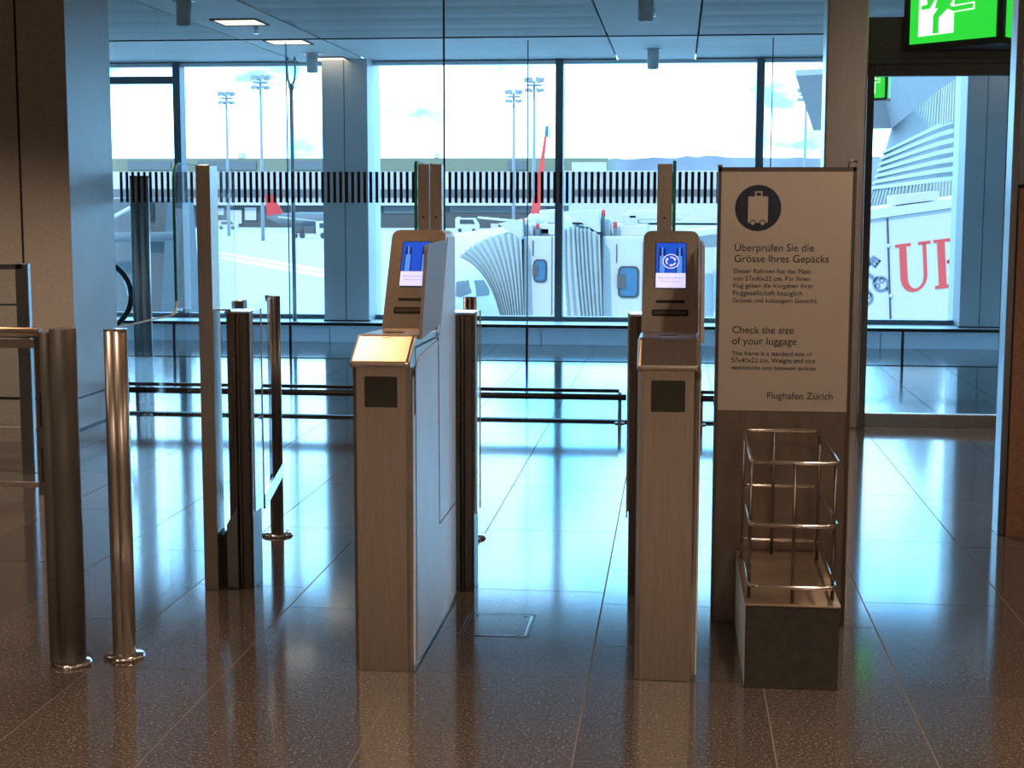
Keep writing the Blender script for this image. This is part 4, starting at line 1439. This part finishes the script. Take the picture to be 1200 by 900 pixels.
for k in range(N):
    f = k / (N - 1) * 4
    i = min(int(f), 3); f -= i
    for (yh, yl, dh, dl) in ((101, 146, 3, -1), (214, 243, -18, -24)):
        a_ = rowpt(i, yh, 0, dh).lerp(rowpt(i + 1, yh, 0, dh), f)
        c_ = rowpt(i, yl, 0, dl).lerp(rowpt(i + 1, yl, 0, dl), f)
        s = V((.16, 0, 0)); o_ = V((0, -.45, 0))
        b.prism([a_ - s + o_, a_ + s + o_, c_ + s + o_, c_ - s + o_], (0, .4, 0))
for y in (116, 131):
    strip(b, y, y + 1.5, 2, 2, .4, .3)
b.build('mullion_grid', LOUVRE, t)
for k in range(7):
    y = 143 + k * 11
    b = MB(); strip(b, y, y + 5.6, -24 * (y - 100) / 145 - 3, -24 * (y - 94) / 145 - 4, 0.5, .40); b.build('louvre', LOUVRE, t)
b = MB()
for i in range(4):
    p = [rowpt(i, 100, 0), rowpt(i + 1, 100, 0)]
    up = [v + V((-2.5, -9, 4.6)) for v in p]
    b.prism([p[0], p[1], up[1], up[0]], (0, 1.0, .6))
q0, q1 = rowpt(4, 100, 0), rowpt(4, 100, 0) + V((-2.5, -9, 4.6))
b.prism([q0, q0 + V((-7, 4, 0)), q1 + V((-7, 4, 0)), q1], (0, 1.0, .6))
b.build('roof_soffit', SOFFIT, t)


# vehicles on the apron
def van(px, py, Y, label, L_, H_, W_, name='van', cat='van'):
    q = A(px, py, Y)
    t = thing(name, label, cat, (q.x, Y, AZ))
    x = q.x
    b = MB(); b.prism([(x - L_ / 2, Y, AZ + .35), (x + L_ / 2, Y, AZ + .35), (x + L_ / 2, Y, AZ + H_ * .55), (x + L_ * .32, Y, AZ + H_), (x - L_ / 2, Y, AZ + H_)], (0, W_, 0)); b.build('body', WHITE, t)
    b = MB(); b.prism([(x - L_ * .3, Y - .02, AZ + H_ * .58), (x + L_ * .36, Y - .02, AZ + H_ * .58), (x + L_ * .27, Y - .02, AZ + H_ * .9), (x - L_ * .3, Y - .02, AZ + H_ * .9)], (0, .02, 0)); b.build('side_window', EXTDARK, t)
    for s in (-.3, .3):
        b = MB(); b.cyl((x + s * L_, Y - .05, AZ + .38), (x + s * L_, Y + .2, AZ + .38), .38, seg=14); b.build('wheel', EXTDARK, t)


van(201, 258, 330, 'white van between the grey post and the left barrier glass', 5.0, 2.3, 2.0)
van(266, 268, 320, 'small white van right of the left tall barrier post', 4.2, 1.9, 1.8)
van(547, 266, 300, 'white van parked before the terminal right of the left kiosk', 4.6, 2.8, 2.0)
q = A(371, 283, 245)
t = thing('apron_truck', 'white tractor truck with dark load on the apron left of the column', 'truck', (q.x, 245, AZ))
b = MB(); b.prism([(q.x - .1, 245, AZ + .5), (q.x + 2.0, 245, AZ + .5), (q.x + 2.0, 245, AZ + 1.7), (q.x + 1.6, 245, AZ + 2.8), (q.x - .1, 245, AZ + 2.8)], (0, 2.2, 0)); b.build('cab', WHITE, t)
b = MB(); b.prism([(q.x + .5, 244.97, AZ + 1.7), (q.x + 1.7, 244.97, AZ + 1.7), (q.x + 1.4, 244.97, AZ + 2.5), (q.x + .5, 244.97, AZ + 2.5)], (0, .03, 0)); b.build('window', EXTDARK, t)
b = MB(); b.box(q.x - 4.2, q.x - .2, 245, 247, AZ + .5, AZ + .8); b.build('bed', WHITE, t)
b = MB(); b.loft([[(q.x - 3.4 + 1.2 * cos(a) * k, 246 + k, AZ + 1.5 + .9 * sin(a) * k) for a in [2 * pi * i / 12 for i in range(12)]] for k in (.6, 1.0, .7)]); b.box(q.x - 2.2, q.x - .4, 245.1, 246.8, AZ + .8, AZ + 1.9); b.build('load', EXTGREY, t)
for s in (-3.6, -2.4, 1.1):
    b = MB(); b.cyl((q.x + s, 244.9, AZ + .48), (q.x + s, 245.3, AZ + .48), .48, seg=14); b.build('wheel', EXTDARK, t)
# small parked aircraft at the far left stand
q = A(352, 258, 300)
t = thing('parked_aircraft', 'grey parked aircraft with small red tail far across the apron', 'airplane', (q.x, 300, AZ))
b = MB(); b.loft([[(q.x + x, 300 + 1.5 * cos(a) * r, q.z + 1.6 * sin(a) * r + dz) for a in [2 * pi * i / 16 for i in range(16)]] for x, r, dz in ((-7, .1, .6), (-4, .7, .2), (0, 1.0, 0), (8, 1.0, 0), (10, .6, -.2), (11, .1, -.3))]); b.build('fuselage', EXTMID, t)
b = MB(); b.prism([(q.x - 6.8, 300, q.z + .8), (q.x - 3.5, 300, q.z + 1.3), (q.x - 5.6, 300, q.z + 5.0), (q.x - 7.2, 300, q.z + 5.0)], (0, .3, 0)); b.build('tail_fin', RED, t)
b = MB(); b.prism([(q.x + 1, 299, q.z - .3), (q.x + 4, 299, q.z - .3), (q.x - 1, 291, q.z + .6), (q.x - 2.2, 291, q.z + .6)], (0, 0, .2)); b.build('wing', WHITE, t)
for s in (-1, 6):
    b = MB(); b.cyl((q.x + s, 300, AZ), (q.x + s, 300, q.z), .25, seg=8); b.cyl((q.x + s, 299.6, AZ + .5), (q.x + s, 300.4, AZ + .5), .5, seg=12); b.build('landing_gear', EXTDARK, t)

for o in bpy.data.objects:
    if '_o' in o:
        del o['_o']
